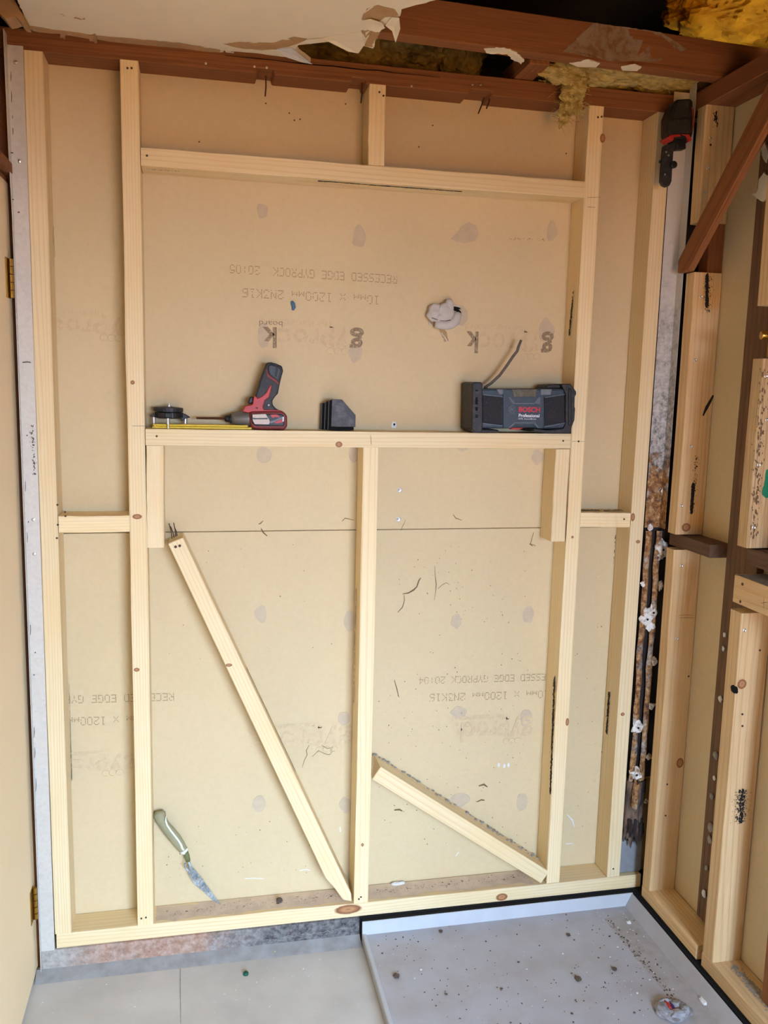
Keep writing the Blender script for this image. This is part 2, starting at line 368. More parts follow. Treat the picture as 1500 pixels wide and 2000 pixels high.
DOT = {'R': '11110 10001 10001 11110 10100 10010 10001', 'E': '11111 10000 10000 11110 10000 10000 11111', 'C': '01111 10000 10000 10000 10000 10000 01111', 'S': '01111 10000 10000 01110 00001 00001 11110',
       'D': '11110 10001 10001 10001 10001 10001 11110', 'G': '01111 10000 10000 10011 10001 10001 01111', 'Y': '10001 10001 01010 00100 00100 00100 00100', 'P': '11110 10001 10001 11110 10000 10000 10000',
       'O': '01110 10001 10001 10001 10001 10001 01110', 'K': '10001 10010 10100 11000 10100 10010 10001', '2': '01110 10001 00001 00110 01000 10000 11111', '0': '01110 10001 10001 10001 10001 10001 01110',
       ':': '00000 00100 00100 00000 00100 00100 00000', '5': '11111 10000 11110 00001 00001 10001 01110', '4': '00010 00110 01010 10010 11111 00010 00010', '1': '01100 00100 00100 00100 00100 00100 01110',
       'm': '00000 00000 00000 10001 11011 10101 10001', 'x': '00000 00000 10001 01010 00100 01010 10001', 'N': '10001 11001 10101 10101 10011 10001 10001', '3': '11111 00010 00100 00010 00001 10001 01110', '6': '01111 10000 10000 11110 10001 10001 11110', ' ': ''}
def dot_text(parent, s, a, b, h, mat='ink', skip=.06):
    # printed upside down: the line starts at a (right) and ends at b (left), letters hang below their base line
    a, b = Vector(a), Vector(b); u = (b - a); L = u.length; u.normalize(); pitch = L / (len(s) * 6 - 1); vp = h / 7; dn = Vector((0, 0, -1)); mb = MB()
    for i, ch in enumerate(s):
        rows = DOT[ch].split()
        for r_, row in enumerate(rows):
            for c_, bit in enumerate(row):
                if bit == '1' and R.random() > skip:
                    p = a + u * (i * 6 + c_ + .5) * pitch + dn * ((6 - r_) + .5) * vp + Vector((0, -.0004, 0)); du, dv = u * pitch * .36, dn * vp * .27
                    mb.add([p - du - dv, p + du - dv, p + du + dv, p - du + dv], [(0, 1, 2, 3)])
    return mb.build('printed_text', mat, parent)
def text_mesh(name, s, parent, mat, org, u, v, width=None, height=None, bold=0., lift=.0005, skew=0.):
    cu = bpy.data.curves.new('t', 'FONT'); cu.body = s; cu.offset = bold; cu.resolution_u = 3
    to = bpy.data.objects.new('t', cu); COL.objects.link(to); bpy.context.view_layer.update()
    me = bpy.data.meshes.new_from_object(to.evaluated_get(bpy.context.evaluated_depsgraph_get()))
    bpy.data.objects.remove(to); bpy.data.curves.remove(cu)
    xs = [q.co.x for q in me.vertices]; ys = [q.co.y for q in me.vertices]; x0, x1, y0, y1 = min(xs), max(xs), min(ys), max(ys)
    sx = width / (x1 - x0) if width else height / (y1 - y0); sy = height / (y1 - y0) if height else sx
    u, v = Vector(u).normalized(), Vector(v).normalized(); nr = u.cross(v).normalized(); org = Vector(org)
    if nr.dot(CAM - org) < 0: nr = -nr
    for q in me.vertices: q.co = org + u * ((q.co.x - x0) * sx) + v * ((q.co.y - y0) * sy) + nr * lift
    me.name = name; me.materials.clear(); me.materials.append(M[mat]); o = bpy.data.objects.new(name, me); COL.objects.link(o)
    o.parent = parent; o.matrix_parent_inverse = parent.matrix_world.inverted(); return o

FY = -.09            # front of the new framing; the board behind stands at y = 0
XR = 1.39            # front of the framing on the other wall; its board stands at x = 1.48
ZP0, ZP1 = .079, .124
ZT = 2.497           # underside of the old top plates

# ------------------------------------------------------------------ structure: boards, floor, walls
wb = struct('wall_back', 'cream paper-faced plasterboard behind the timber framing')
up = MB().box(-.47, 1.48, 0, .010, 1.2735, 2.52).build('plasterboard_sheet', 'board', wb, bevel=.0015, seg=1)
lo = MB().box(-.47, 1.48, .0005, .0105, .08, 1.2715).build('plasterboard_sheet', 'board', wb, bevel=.0015, seg=1)
MB().box(-.47, 1.48, .011, .02, .0, 2.52).build('backing', 'paper_tan', wb)

fl = tag(MB().box(-.6, 3.2, -3.6, .05, -.10, 0).build('floor', 'concrete'), 'grey painted floor with dusty scuffs', kind='structure')
wl = struct('wall_left', 'wall beside the door')
MB().box(-.60, -.475, -3.4, -.92, 0, 2.54).build('wall_panel', 'wall_plain', wl)
MB().box(-.60, -.475, -.03, .02, 0, 2.52).build('wall_panel', 'old', wl)
wr = struct('wall_right', 'plasterboard lining behind the framing by the corner')
MB().box(1.48, 1.49, -.345, .02, .05, 2.52).build('plasterboard_sheet', 'board', wr)
MB().box(1.481, 1.491, -1.25, -.40, .05, 2.52).build('plasterboard_sheet', 'board', wr)
MB().box(1.495, 1.56, -3.4, .02, 0, 2.54).build('backing', 'paper_tan', wr)
MB().box(1.481, 1.4945, -3.4, -1.26, 0, 2.54).build('wall_panel', 'wall_plain', wr)
wf = struct('wall_front', 'unseen wall behind the camera, its doorway shaped for the light')
MB().box(-.6, .30, -3.52, -3.4, 0, 2.54).build('wall_panel', 'wall_plain', wf)
MB().box(1.44, 3.2, -3.52, -3.4, 0, 2.54).build('wall_panel', 'wall_plain', wf)
MB().box(.30, 1.44, -3.52, -3.4, 1.86, 2.54).build('lintel', 'wall_plain', wf)  # lintel added low to hold sky light off the upper wall
gr = tag(MB().box(-7, 9, -14, -3.6, -.16, -.05).build('ground', 'ground'), 'unseen orange ground added to bounce warm light', kind='structure')
rf = struct('roof', 'dark roof space above the torn ceiling')  # closed dark box added to keep sky light out of the roof space
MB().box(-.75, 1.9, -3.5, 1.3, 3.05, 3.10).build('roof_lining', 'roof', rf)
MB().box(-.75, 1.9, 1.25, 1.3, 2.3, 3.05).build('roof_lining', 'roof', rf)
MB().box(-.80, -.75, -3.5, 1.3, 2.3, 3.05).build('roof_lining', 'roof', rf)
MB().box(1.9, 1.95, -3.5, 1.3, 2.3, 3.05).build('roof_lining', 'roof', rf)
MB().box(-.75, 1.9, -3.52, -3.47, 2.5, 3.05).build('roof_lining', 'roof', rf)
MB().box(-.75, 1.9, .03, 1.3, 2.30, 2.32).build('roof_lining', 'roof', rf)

# kerb of concrete under the new bottom plate
kb = struct('trim_1', 'stained concrete kerb under the bottom plate')
MB().box(-.46, .47, -.094, .02, 0, .078).build('kerb', 'kerb', kb, bevel=.006)
MB().prism([(-.47, -.094, 0), (-.47, -.094, .022), (-.47, -.128, 0)], (.94, 0, 0)).build('fillet', 'fillet', kb)
for k in range(5):
    scratch(kb, [onY(520 + k * 34 + j * 9, 1834 - k * 5 + R.uniform(-3, 3), -.0946) for j in range(5)], .0016, 'grey_glue', 'scrape')

mm = struct('trim_2', 'black strip standing for the deep shaded gap behind the tray')
MB().box(1.3795, 1.3885, -1.4, -.100, 0, .073).build('gap_shade_strip', 'hole', mm); MB().box(.4745, 1.389, -.1065, -.0945, 0, .074).build('gap_shade_strip', 'hole', mm)  # black boxes fill the gap, standing in for its deep shade
MB().box(.47, 1.40, -.0935, .02, 0, .078).build('gap_shade_fill', 'hole', mm); MB().box(1.3895, 1.49, -1.4, .02, 0, .078).build('gap_shade_fill', 'hole', mm)

# ------------------------------------------------------------------ print and marks on the board
dot_text(up, 'RECESSED EDGE GYPROCK  20:05', onY(776, 537.5), onY(448.5, 516), .0245)
dot_text(up, '10mm x 1200mm 2N3K16', onY(741, 577.5), onY(473, 562.5), .0255)
dot_text(lo, 'RECESSED EDGE GYPROCK 20:04', onY(1096, 1314.5), onY(818, 1322.5), .0235)
dot_text(lo, '10mm x 1200mm 2N3K16', onY(1072, 1348), onY(839, 1355), .026)
dot_text(lo, 'RECESSED EDGE GYPROCK', onY(340, 1353), onY(74, 1360), .0245)
dot_text(lo, '10mm x 1200mm', onY(295, 1397), onY(131, 1401), .026)
for sheet, x1, x0, yb, yt in ((up, 711, 506, 640, 690), (up, 1082, 905, 648, 700), (up, 268, 60, 620, 664), (lo, 690, 480, 1415, 1462), (lo, 1042, 880, 1398, 1446), (lo, 268, 70, 1470, 1508)):
    a, b = onY(x1, yb), onY(x0, yb); W = a.x - b.x; H = a.z - onY(x1, yt).z; z = a.z
    wid = [.15, .14, .15, .10, .155, .14, .145]; x = a.x
    for ch, q in zip('gyprock', wid):
        hh = H * (1. if ch in 'gypk' else .72); drop = H * .27 if ch in 'gyp' else 0
        dark = (ch in 'gk') and sheet is up and x0 > 400
        text_mesh('logo_print', ch, sheet, 'ink_dark' if dark else 'ink_faint', (x, -.0004, z - .008 + drop * .4), (-1, 0, 0), (0, 0, -1), W * q * .92, hh * .8, bold=.03)
        x -= W * q
    text_mesh('logo_print', 'The Plasterboard', sheet, 'ink_faint', (a.x - W * .3, -.0004, z + .014), (-1, 0, 0), (0, 0, -1), W * .68, H * .24)
    for k in range(3):
        c = Vector((a.x - W * (.18 + .07 * k), -.0006, z - H * .95)); MB().tube([c + Vector((math.cos(t) * .011, 0, math.sin(t) * .009)) for t in [k_ * .5 for k_ in range(11)]], .0005, 4).build('logo_print', 'ink_faint', sheet)
text_mesh('logo_print', 'board', up, 'ink_dark', (onY(552, 634).x, -.0005, onY(552, 628).z), (-1, 0, 0), (0, 0, -1), .066, .015)
DABS = [(512, 411, 10, 14), (701, 461, 14, 21), (515, 655, 11, 25), (694, 690, 13, 17), (1067, 646, 17, 24), (1078, 452, 12, 20), (515, 888, 15, 16), (692, 886, 12, 20), (903, 872, 12, 12), (1050, 893, 14, 16), (903, 617, 12, 18),
        (510, 1200, 12, 16), (684, 1212, 12, 22), (891, 1213, 11, 16), (1033, 1202, 13, 18), (672, 1404, 11, 17), (897, 1391, 18, 12), (1027, 1402, 15, 18), (507, 1570, 13, 18), (675, 1573, 13, 18), (898, 1564, 22, 16), (1020, 1566, 13, 21)]
for x, y, a, b in DABS:
    c = onY(x, y); disc(up if c.z > 1.27 else lo, 'adhesive_patch', c, (1, 0, 0), (0, 0, 1), a * .00148, b * .00148, 'dab', .0007 if y < 900 else .0006, wob=.3)
MB().prism([onY(x, y, -.0008) for x, y in ((880, 466), (892, 455), (902, 440), (916, 434), (930, 440), (935, 456), (928, 470), (908, 475), (892, 472))], (0, .0006, 0)).build('adhesive_patch', 'dab', up)
# cracks, nicks, splashes on the lower sheet
for pts, wd in (([(786, 1160), (798, 1158), (808, 1152), (814, 1146), (818, 1134), (822, 1128)], .0045), ([(789, 1162), (790, 1172), (786, 1186), (777, 1196)], .003), ([(849, 1105), (850, 1125), (852, 1140), (851, 1155), (848, 1172)], .002), ([(855, 1150), (864, 1142), (872, 1138), (878, 1142)], .002),
                ([(514, 1017), (509, 1022), (505, 1024)], .003), ([(510, 1032), (514, 1040), (522, 1047)], .004), ([(885, 1005), (890, 1012), (902, 1016)], .003), ([(792, 1016), (787, 1026), (783, 1036)], .002),
                ([(600, 1450), (612, 1452), (628, 1456), (640, 1462), (650, 1459), (645, 1468)], .0022), ([(604, 1455), (598, 1466), (600, 1474), (594, 1486), (590, 1500)], .0022), ([(610, 1478), (622, 1466), (634, 1472), (644, 1474), (650, 1466)], .002),
                ([(770, 1328), (775, 1345), (779, 1362)], .0025), ([(901, 1208), (897, 1222)], .002), ([(668, 1018), (674, 1012), (692, 1016)], .0025), ([(1042, 1040), (1036, 1062), (1046, 1066)], .003), ([(1034, 1062), (1040, 1066)], .004)):
    scratch(lo, [onY(x, y) for x, y in pts], wd, 'crack')
for x0, y0, x1, y1, n in ((760, 1060, 1040, 1300, 70), (740, 1300, 1040, 1660, 120), (310, 1600, 640, 1720, 40), (330, 1060, 650, 1300, 22), (1115, 1100, 1190, 1650, 30)):
    mb = MB()
    for _ in range(n):
        c = onY(R.uniform(x0, x1), R.uniform(y0, y1)) + Vector((0, -.0006, 0)); r = R.uniform(.0005, .002); a0 = R.uniform(0, 6)
        mb.add([c + Vector((math.cos(a0 + 1.26 * j) * r * R.uniform(.5, 1.4), 0, math.sin(a0 + 1.26 * j) * r * R.uniform(.5, 1.6))) for j in range(5)], [(0, 1, 2, 3, 4)])
    tag(mb.build('splash_marks', 'crack', lo), kind='stuff')
for x, y in ((974, 1494), (985, 1496), (993, 1494)): disc(lo, 'paint_spot', onY(x, y), (1, 0, 0), (0, 0, 1), .004, .007, 'white')
for pts in ([(478, 1716), (495, 1715), (515, 1716)], [(585, 1700), (598, 1698), (606, 1700)], [(665, 1625), (664, 1615)], [(1105, 1648), (1118, 1647)], [(1107, 1590), (1118, 1602), (1122, 1615)], [(890, 1672), (896, 1664)]):
    scratch(lo, [onY(x, y) for x, y in pts], .004, 'white', 'paint_scrape')
for pts in ([(935, 1535), (945, 1532), (952, 1537)], [(932, 1566), (940, 1562), (946, 1563)], [(770, 1582), (780, 1581), (786, 1584)]): scratch(lo, [onY(x, y) for x, y in pts], .006, 'crack', 'scuff')
for x, y in ((780, 957), (778, 1014)): screw(up, onY(x, y), r=.0075)
# torn pocket in the board with dark hole (knocked out behind the cloth)
MB().prism(jag([onY(x, y, -.0012) for x, y in ((884, 598), (898, 600), (901, 612), (895, 610), (886, 606))], .004, .0008), (0, .001, 0)).build('dark_gap', 'hole', up)
MB().prism(jag([onY(x, y, -.0008) for x, y in ((836, 620), (842, 632), (858, 644), (868, 668), (876, 666), (872, 648), (866, 640), (840, 612))], .004, .0012), (0, .0006, 0)).build('torn_paper', 'paper_tan', up)
for pts in ([(862, 650), (868, 658), (872, 664), (873, 668)], [(886, 597), (894, 598), (902, 601)], [(838, 628), (840, 636)], [(902, 612), (905, 616)]):
    wire(up, [onY(x, y, -.004) for x, y in pts], .0022, 'board_core', 'torn_edge')
disc(up, 'chipped_hole', onY(770, 830), (1, 0, 0), (0, 0, 1), .008, .011, 'white', wob=.5); disc(up, 'chipped_hole', onY(770, 829), (1, 0, 0), (0, 0, 1), .003, .0035, 'hole', .0009)
for x, y in ((519, 202), (565, 221), (586, 233), (675, 203), (389, 277), (845, 245), (1106, 300), (818, 287), (575, 235)): disc(up, 'nail_hole', onY(x, y), (1, 0, 0), (0, 0, 1), .0022, .0022, 'dirt')
flecks(up, onY(985, 466), onY(1068, 468), .004, 26, .0006, .0014, 'crack', 'scuff_marks')

# ------------------------------------------------------------------ framing on the back wall
def stud(x0, z0, z1, label, cat='stud', mat='pine', x1=None, y0=FY, y1=-.0005, **kw):
    x1 = x0 + .045 if x1 is None else x1
    return timber('wall_stud' if cat == 'stud' else kw.pop('name'), label, cat, ((x0 + x1) / 2, (y0 + y1) / 2, z0), (0, 0, 1), (0, 1, 0), z1 - z0, x1 - x0, y1 - y0, mat, kw.pop('group', 'upright studs of the back wall frame'), **kw)
XA, XB, XC, XD, XE = -.418, -.190, .450, 1.081, 1.292
sA = stud(XA, ZP1, ZT, 'leftmost pale pine stud beside the grey steel angle by the door')
sB = stud(XB, ZP1, ZT, 'full-height pine stud to which left end of tool shelf rail is nailed', wane=.002)
sC = stud(XC, ZP1, 1.525, 'pale pine stud under middle of tool shelf rail')
sC2 = stud(XC, 2.2905, ZT, 'short pine stud between header rail and old top plate', mat='pine')
sD = stud(XD, ZP1, ZT, 'full-height pine stud just right of the radio', bow=.0008, wane=.003)
sE = stud(XE, ZP1, ZT, 'pine stud next to the rusty steel angle in the corner', mat='pine')
def rail(x0, x1, z0, label, name, mat='pine', y0=FY, y1=-.0005, h=.045, cat='rail', group=None, **kw):
    return timber(name, label, cat, (x0, (y0 + y1) / 2, z0 + h / 2), (1, 0, 0), (0, 1, 0), x1 - x0, h, y1 - y0, mat, group, seg=14, **kw)
hd = rail(XB + .0455, XD - .0005, 2.245, 'flat pine header rail above the printed plasterboard, mould along its underside', 'header_rail', group='flat rails between two tall studs')
sh = rail(XB + .0455, XD - .0005, 1.5255, 'flat pine rail used as a shelf for the tools and radio', 'shelf_rail', group='flat rails between two tall studs')
bp = rail(-.414, 1.414, ZP0, 'long pine bottom plate lying along the foot of the back wall', 'bottom_plate', cat='plate')
n1 = rail(XA + .0455, XB - .0005, 1.290, 'short pine nogging between the leftmost stud and the next', 'nogging', cat='nogging', group='noggings of the back wall frame')
n2 = rail(XD + .0455, XE - .0005, 1.288, 'short pine nogging right of the tall stud by the radio, dirt on top', 'nogging', cat='nogging', group='noggings of the back wall frame')
j1 = stud(XB + .0455, 1.245, 1.525, 'short pine cripple block under left end of shelf rail', cat='block', name='cripple_block', group='cripple blocks under the shelf rail')
j2 = stud(XD - .0455 - .0, 1.245, 1.525, 'short pine cripple block under right end of shelf rail', cat='block', name='cripple_block', group='cripple blocks under the shelf rail')

# knots, nails, stains on them
for o, x, y, a, b in ((sB, 259, 747, 4, 4), (sB, 268, 1009, 9, 5), (sB, 267, 1308, 5.5, 4), (sD, 1177, 270, 6, 9), (sD, 1118, 1049, 3, 3), (sD, 1108, 1410, 4, 9), (sE, 1246, 1058, 5, 4), (sE, 1216, 1395, 5, 4), (sE, 1236, 1010, 5, 9), (bp, 680, 1776, 30, 11), (bp, 980, 1752, 14, 9), (sh, 662, 868, 7, 6), (sC, 708, 1650, 3, 4)):
    knot(o, onY(x, y, FY - .0004), (1, 0, 0), (0, 0, 1), a * .00148, b * .00148)
for o, x, y in ((sA, 80, 0, )[:3],): pass
for o, lst in ((sA, ((112, 986), (113, 1025), (111, 1051))), (sB, ((249, 133), (257, 133), (276, 1794), (285, 1792))), (hd, ((287, 304),)), (sh, ((306, 852), (1100, 861))), (n1, ((127, 1000), (128, 1008))), (n2, ((1219, 1014),)), (sC2, ((741, 180), (749, 187))), (sD, ((1168, 229), (1175, 228), (1130, 862))), (sE, ((1198, 1697),)), (sC, ((705, 1752),)), (sC, ((701, 1756),))):
    for x, y in lst: nail_head(o, onY(x, y, FY - .0006))
for o, pts in ((sB, [(258, 832), (285, 832)]), (sD, [(1147, 386), (1172, 385)]), (sD, [(1117, 862), (1142, 862)]), (sh, [(724, 850), (725, 868)]), (sD, [(1148, 404), (1163, 405)])):
    scratch(o, [onY(x, y, FY - .0006) for x, y in pts], .0012, 'dirt', 'pencil_line')
def on_side(x, y, X): return onX(x, y, X)
flecks(sD, on_side(1120, 570, XD - .0008), on_side(1112, 655, XD - .0008), .006, 130, .001, .0035, 'black_stain', nrm=(-1, 0, 0), stretch=3)
flecks(sD, on_side(1083, 1322, XD - .0008), on_side(1075, 1550, XD - .0008), .007, 420, .001, .0042, 'black_stain', nrm=(-1, 0, 0), stretch=3)
flecks(sE, on_side(1201, 1042, XE - .0008), on_side(1196, 1110, XE - .0008), .008, 120, .001, .003, 'black_stain', nrm=(-1, 0, 0), stretch=3)
flecks(sE, on_side(1190, 1352, XE - .0008), on_side(1185, 1432, XE - .0008), .008, 240, .001, .0034, 'black_stain', nrm=(-1, 0, 0), stretch=3)
flecks(sC, on_side(696, 1150, XC - .0008), on_side(691, 1372, XC - .0008), .003, 220, .001, .003, 'black_stain', nrm=(-1, 0, 0), stretch=4)
flecks(hd, onZ(620, 353, 2.2444), onZ(900, 374, 2.2444), .005, 330, .001, .003, 'black_stain', nrm=(0, 0, -1), stretch=4)
flecks(hd, onZ(282, 330, 2.2444), onZ(350, 334, 2.2444), .006, 26, .0008, .002, 'black_stain', nrm=(0, 0, -1))
flecks(n2, (1.14, -.045, 1.3332), (1.28, -.05, 1.3332), .018, 150, .001, .005, 'dirt', 'dirt', nrm=(0, 0, 1))
for x0, x1 in ((-.14, .43), (.50, 1.04)):
    n_ = 40; e0 = [(x0 + (x1 - x0) * i / n_, -.004, ZP1 + .0004) for i in range(n_ + 1)]; e1 = [(x0 + (x1 - x0) * i / n_, -.078 + .012 * noise.noise(Vector((i * .4, x0, 0))) + R.uniform(-.003, .003), ZP1 + .0004) for i in range(n_ + 1)]
    tag(MB().add(e0 + e1, [(i, i + 1, n_ + 2 + i, n_ + 1 + i) for i in range(n_)]).build('settled_dust', 'plate_dust', bp), kind='stuff')
    flecks(bp, (x0 + .02, -.045, ZP1 + .0006), (x1, -.045, ZP1 + .0006), .022, 150, .0005, .0016, 'dirt', 'dirt', nrm=(0, 0, 1))
    flecks(bp, (x0 + .02, -.04, ZP1 + .0006), (x1, -.04, ZP1 + .0006), .022, 24, .001, .003, 'dirt', 'dirt', nrm=(0, 0, 1))
    flecks(bp, (x0 + .02, -.04, ZP1 + .0006), (x1, -.04, ZP1 + .0006), .022, 40, .0005, .002, 'white', 'plaster_crumbs', nrm=(0, 0, 1))
flecks(bp, (1.34, -.045, ZP1 + .0003), (1.405, -.045, ZP1 + .0003), .024, 200, .001, .004, 'black_stain', 'dirt', nrm=(0, 0, 1))
scratch(sA, [on_side(104, 442, XA + .0455), on_side(105, 470, XA + .0455), on_side(107, 503, XA + .0455)], .006, 'green', 'green_mark', nrm=(1, 0, 0))
scratch(sA, [on_side(122, 905, XA + .0455), on_side(123, 930, XA + .0455), on_side(124, 980, XA + .0455)], .004, 'green', 'green_mark', nrm=(1, 0, 0))
flecks(sA, on_side(134, 1300, XA + .0457), on_side(140, 1520, XA + .0457), .004, 160, .001, .003, 'black_stain', nrm=(1, 0, 0), stretch=5)

# ------------------------------------------------------------------ loose timbers leaning in the frame
pf = [onY(x, y, FY) for x, y in ((328, 1062), (357, 1050), (686, 1746), (687, 1761), (670, 1758), (654, 1736), (636, 1716))]
for p in pf: p.z = max(p.z, ZP1 + .001)
d1 = pf[2] - pf[1]
lt1 = MB().prism(pf, (0, .0885, 0)).build('timber_offcut', 'pine', bevel=.002, seg=1, frame=frame(pf[0], (d1.x, 0, d1.z), (0, 1, 0)))
tag(lt1, 'long loose pine offcut leaning diagonally, bent nails at its top end', 'timber', 'loose timbers leaning in the frame')
for x, y, x2, y2 in ((336, 1052, 330, 1022), (340, 1050, 333, 1028), (343, 1048, 339, 1021), (346, 1047, 341, 1030)): wire(lt1, [onY(x, y, -.06), onY((x + x2) / 2 + 1, (y + y2) / 2, -.06), onY(x2, y2, -.055)], .0014)
for x, y in ((343, 1068), (351, 1066)): nail_head(lt1, onY(x, y, FY - .0004), r=.004)
knot(lt1, onY(447, 1299, FY - .0003), (1, 0, 0), (0, 0, 1), .010, .005)
pn = Vector((d1.z, 0, -d1.x)).normalized(); pn = pn if pn.x > 0 else -pn
flecks(lt1, pf[1] + d1 * .36 + pn * .0006 + Vector((0, .055, 0)), pf[1] + d1 * .66 + pn * .0006 + Vector((0, .06, 0)), .005, 330, .001, .003, 'dirt', nrm=pn, stretch=4)
pf = [onY(x, y, FY) for x, y in ((727, 1523), (744, 1498), (1073, 1703), (1057, 1726))]
for p in pf: p.z = max(p.z, ZP1 + .001)
pb = [flat(p, 1, -.002) for p in pf]; pb[0] += Vector((-.001, 0, .02)); pb[1] = Vector((onY(731, 1471).x, -.002, onY(731, 1471).z))
d2 = pf[2] - pf[1]; fr2 = frame(pf[0], (d2.x, 0, d2.z), (0, 1, 0))
lt2 = MB().add(pf + pb, [(0, 1, 2, 3), (7, 6, 5, 4), (0, 4, 5, 1), (1, 5, 6, 2), (2, 6, 7, 3), (3, 7, 4, 0)]).build('timber_offcut', 'pine', bevel=.002, seg=1, frame=fr2)
tag(lt2, 'shorter loose pine offcut with grey adhesive along its top, wedged low between studs', 'timber', 'loose timbers leaning in the frame')
mb = MB(); pn2 = Vector((-d2.z, 0, d2.x)).normalized()
for k in range(70):
    t = R.random(); mb.blob(pb[1].lerp(pb[2], t) + Vector((0, -R.uniform(.006, .03) * (.4 + t), 0)) - pn2 * .001, (R.uniform(.004, .012), R.uniform(.003, .008), .0035), 1, .4, 2, k)
tag(mb.build('dried_adhesive', 'grey_glue', lt2), kind='stuff')

# ------------------------------------------------------------------ old top plates, ceiling joist, roof bits
tp = thing('top_plate', 'old red-brown top plate along the head of the back wall', 'plate', (.5, -.045, ZT))
fr = frame((-.5, -.045, 2.52), (1, 0, 0), (0, 1, 0))
tr = [(onY(502, 146, FY).x, onY(536, 150, FY).x), (onY(690, 160, FY).x - .004, onY(716, 160, FY).x), (onY(918, 182, FY).x, onY(962, 186, FY).x), (onY(1108, 200, FY).x, onY(1150, 205, FY).x - .012)]
prof = [(-.50, ZT)]
for a, b in tr: prof += [(a, ZT), (a + .003, ZT + .012), (b - .003, ZT + .012), (b, ZT)]
prof += [(1.39, ZT), (1.39, 2.547), (-.50, 2.547)]
MB().prism([(x, FY + .001, z) for x, z in prof], (0, .09, 0)).build('beam', 'old', tp, bevel=.002, seg=1, frame=fr)
scratch(tp, [onY(440 + k * 30, 108 + k * 3.05 + R.uniform(-1, 1), FY) for k in range(15)], .003, 'hole', 'split', nrm=(0, -1, 0))
for x0, y0, x1, y1 in ((519, 148, 518, 188), (707, 162, 705, 201), (1078 / 2.727 + 550, 190, 934, 222), (1110 / 2.727 + 550, 190, 950, 212)):
    wire(tp, [onY(x0, y0, -.06), onY((x0 + x1) / 2 + 1, (y0 + y1) / 2, -.062), onY(x1, y1, -.068)], .002)
for x, y in ((402, 124), (497, 130), (521, 132), (804, 168), (923, 165), (1060 / 2.727 + 550, 165)): nail_head(tp, onY(x, y, FY + .0004), r=.003, mat='steel')
tp2 = timber('top_plate', 'old red-brown top plate running towards the camera along the corner wall', 'plate', (1.436, -.085, 2.522), (0, -1, 0), (1, 0, 0), 2.2, .05, .09, 'old')
tp3 = timber('door_lintel', 'old red-brown timber above the cream door', 'lintel', (-.505, -.085, 2.36), (0, -1, 0), (1, 0, 0), 1.2, .27, .06, 'old')
cj = thing('ceiling_joist', 'thick old red-brown ceiling joist crossing above the broken ceiling', 'joist', (.9, -.25, 2.548))
JB = [Vector((-.6, -.33, 2.5485)), Vector((1.9, -.195, 2.5485))]
jd = (JB[1] - JB[0]).normalized(); jn = Vector((-jd.y, jd.x, 0))
o = JB[0] - jn * 0 + Vector((0, 0, .046)); 
timber('beam', None, None, o, jd, (0, 0, 1), 2.5, .045, .092, 'old', parent=cj, seg=20)
for lst in (((945, 96), (985, 94), (1010, 103), (1024, 117), (1018, 126), (1002, 117), (990, 106), (950, 104)), ((1112, 124), (1150, 117), (1172, 124), (1164, 132), (1130, 131)), ((1213, 131), (1240, 126), (1253, 131), (1244, 139), (1216, 138))):
    MB().prism(jag([onZ(x, y, 2.5465) for x, y in lst], .01, .002), (0, 0, .0018)).build('paper_scrap', 'ceiling', cj)
MB().prism(jag([JB[0] + jd * t - jn * .0232 + Vector((0, 0, z)) for t, z in ((1.52, .012), (1.60, .09), (1.80, .092), (1.88, .06), (1.82, .02), (1.66, .004))], .012, .0015), (0, .0004, 0)).build('dust_patch', plain('joist_dust', (150, 128, 106), .95, scale=40, c2=(128, 92, 64), lo=.42, hi=.62), cj)
bk = MB(); a = onZ(1000, 158, 2.549); b = onZ(1030, 160, 2.549)
bk.prism([(a.x, -.2, 2.549), (b.x + .012, -.2, 2.549), (b.x + .012, -.2, 2.60), (a.x, -.2, 2.60)], (0, .22, 0))
tag(bk.build('timber_block', 'old', bevel=.002, seg=1, frame=frame((a.x, 0, 2.549), (0, 1, 0), (1, 0, 0))), 'short old timber block bridging the top plate and ceiling joist', 'block')

# torn ceiling board
ZC = 2.5375
cl = struct('ceiling', 'painted ceiling board with a torn ragged edge')
edge = [(57, 51), (75, 54), (118, 60), (190, 70), (270, 77), (350, 84), (430, 98), (500, 104), (560, 112), (608, 121), (596, 112), (586, 103), (578, 95), (581, 88), (600, 79), (627, 75), (656, 84), (683, 93), (697, 98), (709, 90), (728, 95), (736, 76), (730, 70), (741, 62), (752, 48), (768, 40), (783, 31), (786, 18), (822, 8), (850, 0)]
pts = [onZ(x, y, ZC) for x, y in edge]
pts = [p + Vector((R.uniform(-.002, .002), R.uniform(-.002, .002), 0)) for p in pts]
pts += [Vector((x, y, ZC)) for x, y in ((.58, -.62), (.66, -.74), (.74, -.95), (.72, -1.25), (.86, -1.5), (1.1, -1.62), (1.40, -1.7), (1.40, -3.4), (-.47, -3.4), (-.47, -.95), (-.396, -.30))]
jp = []
for i in range(len(pts)):
    a, b = pts[i], pts[(i + 1) % len(pts)]; jp.append(a)
    if (a.y > -1.2 and b.y > -1.2):
        n = int((b - a).length / .012)
        for k in range(1, n): jp.append(a.lerp(b, k / n) + Vector((R.uniform(-.0016, .0016), R.uniform(-.0016, .0016), 0)))
MB().prism(jp, (0, 0, .0095)).build('ceiling_board', 'ceiling', cl)
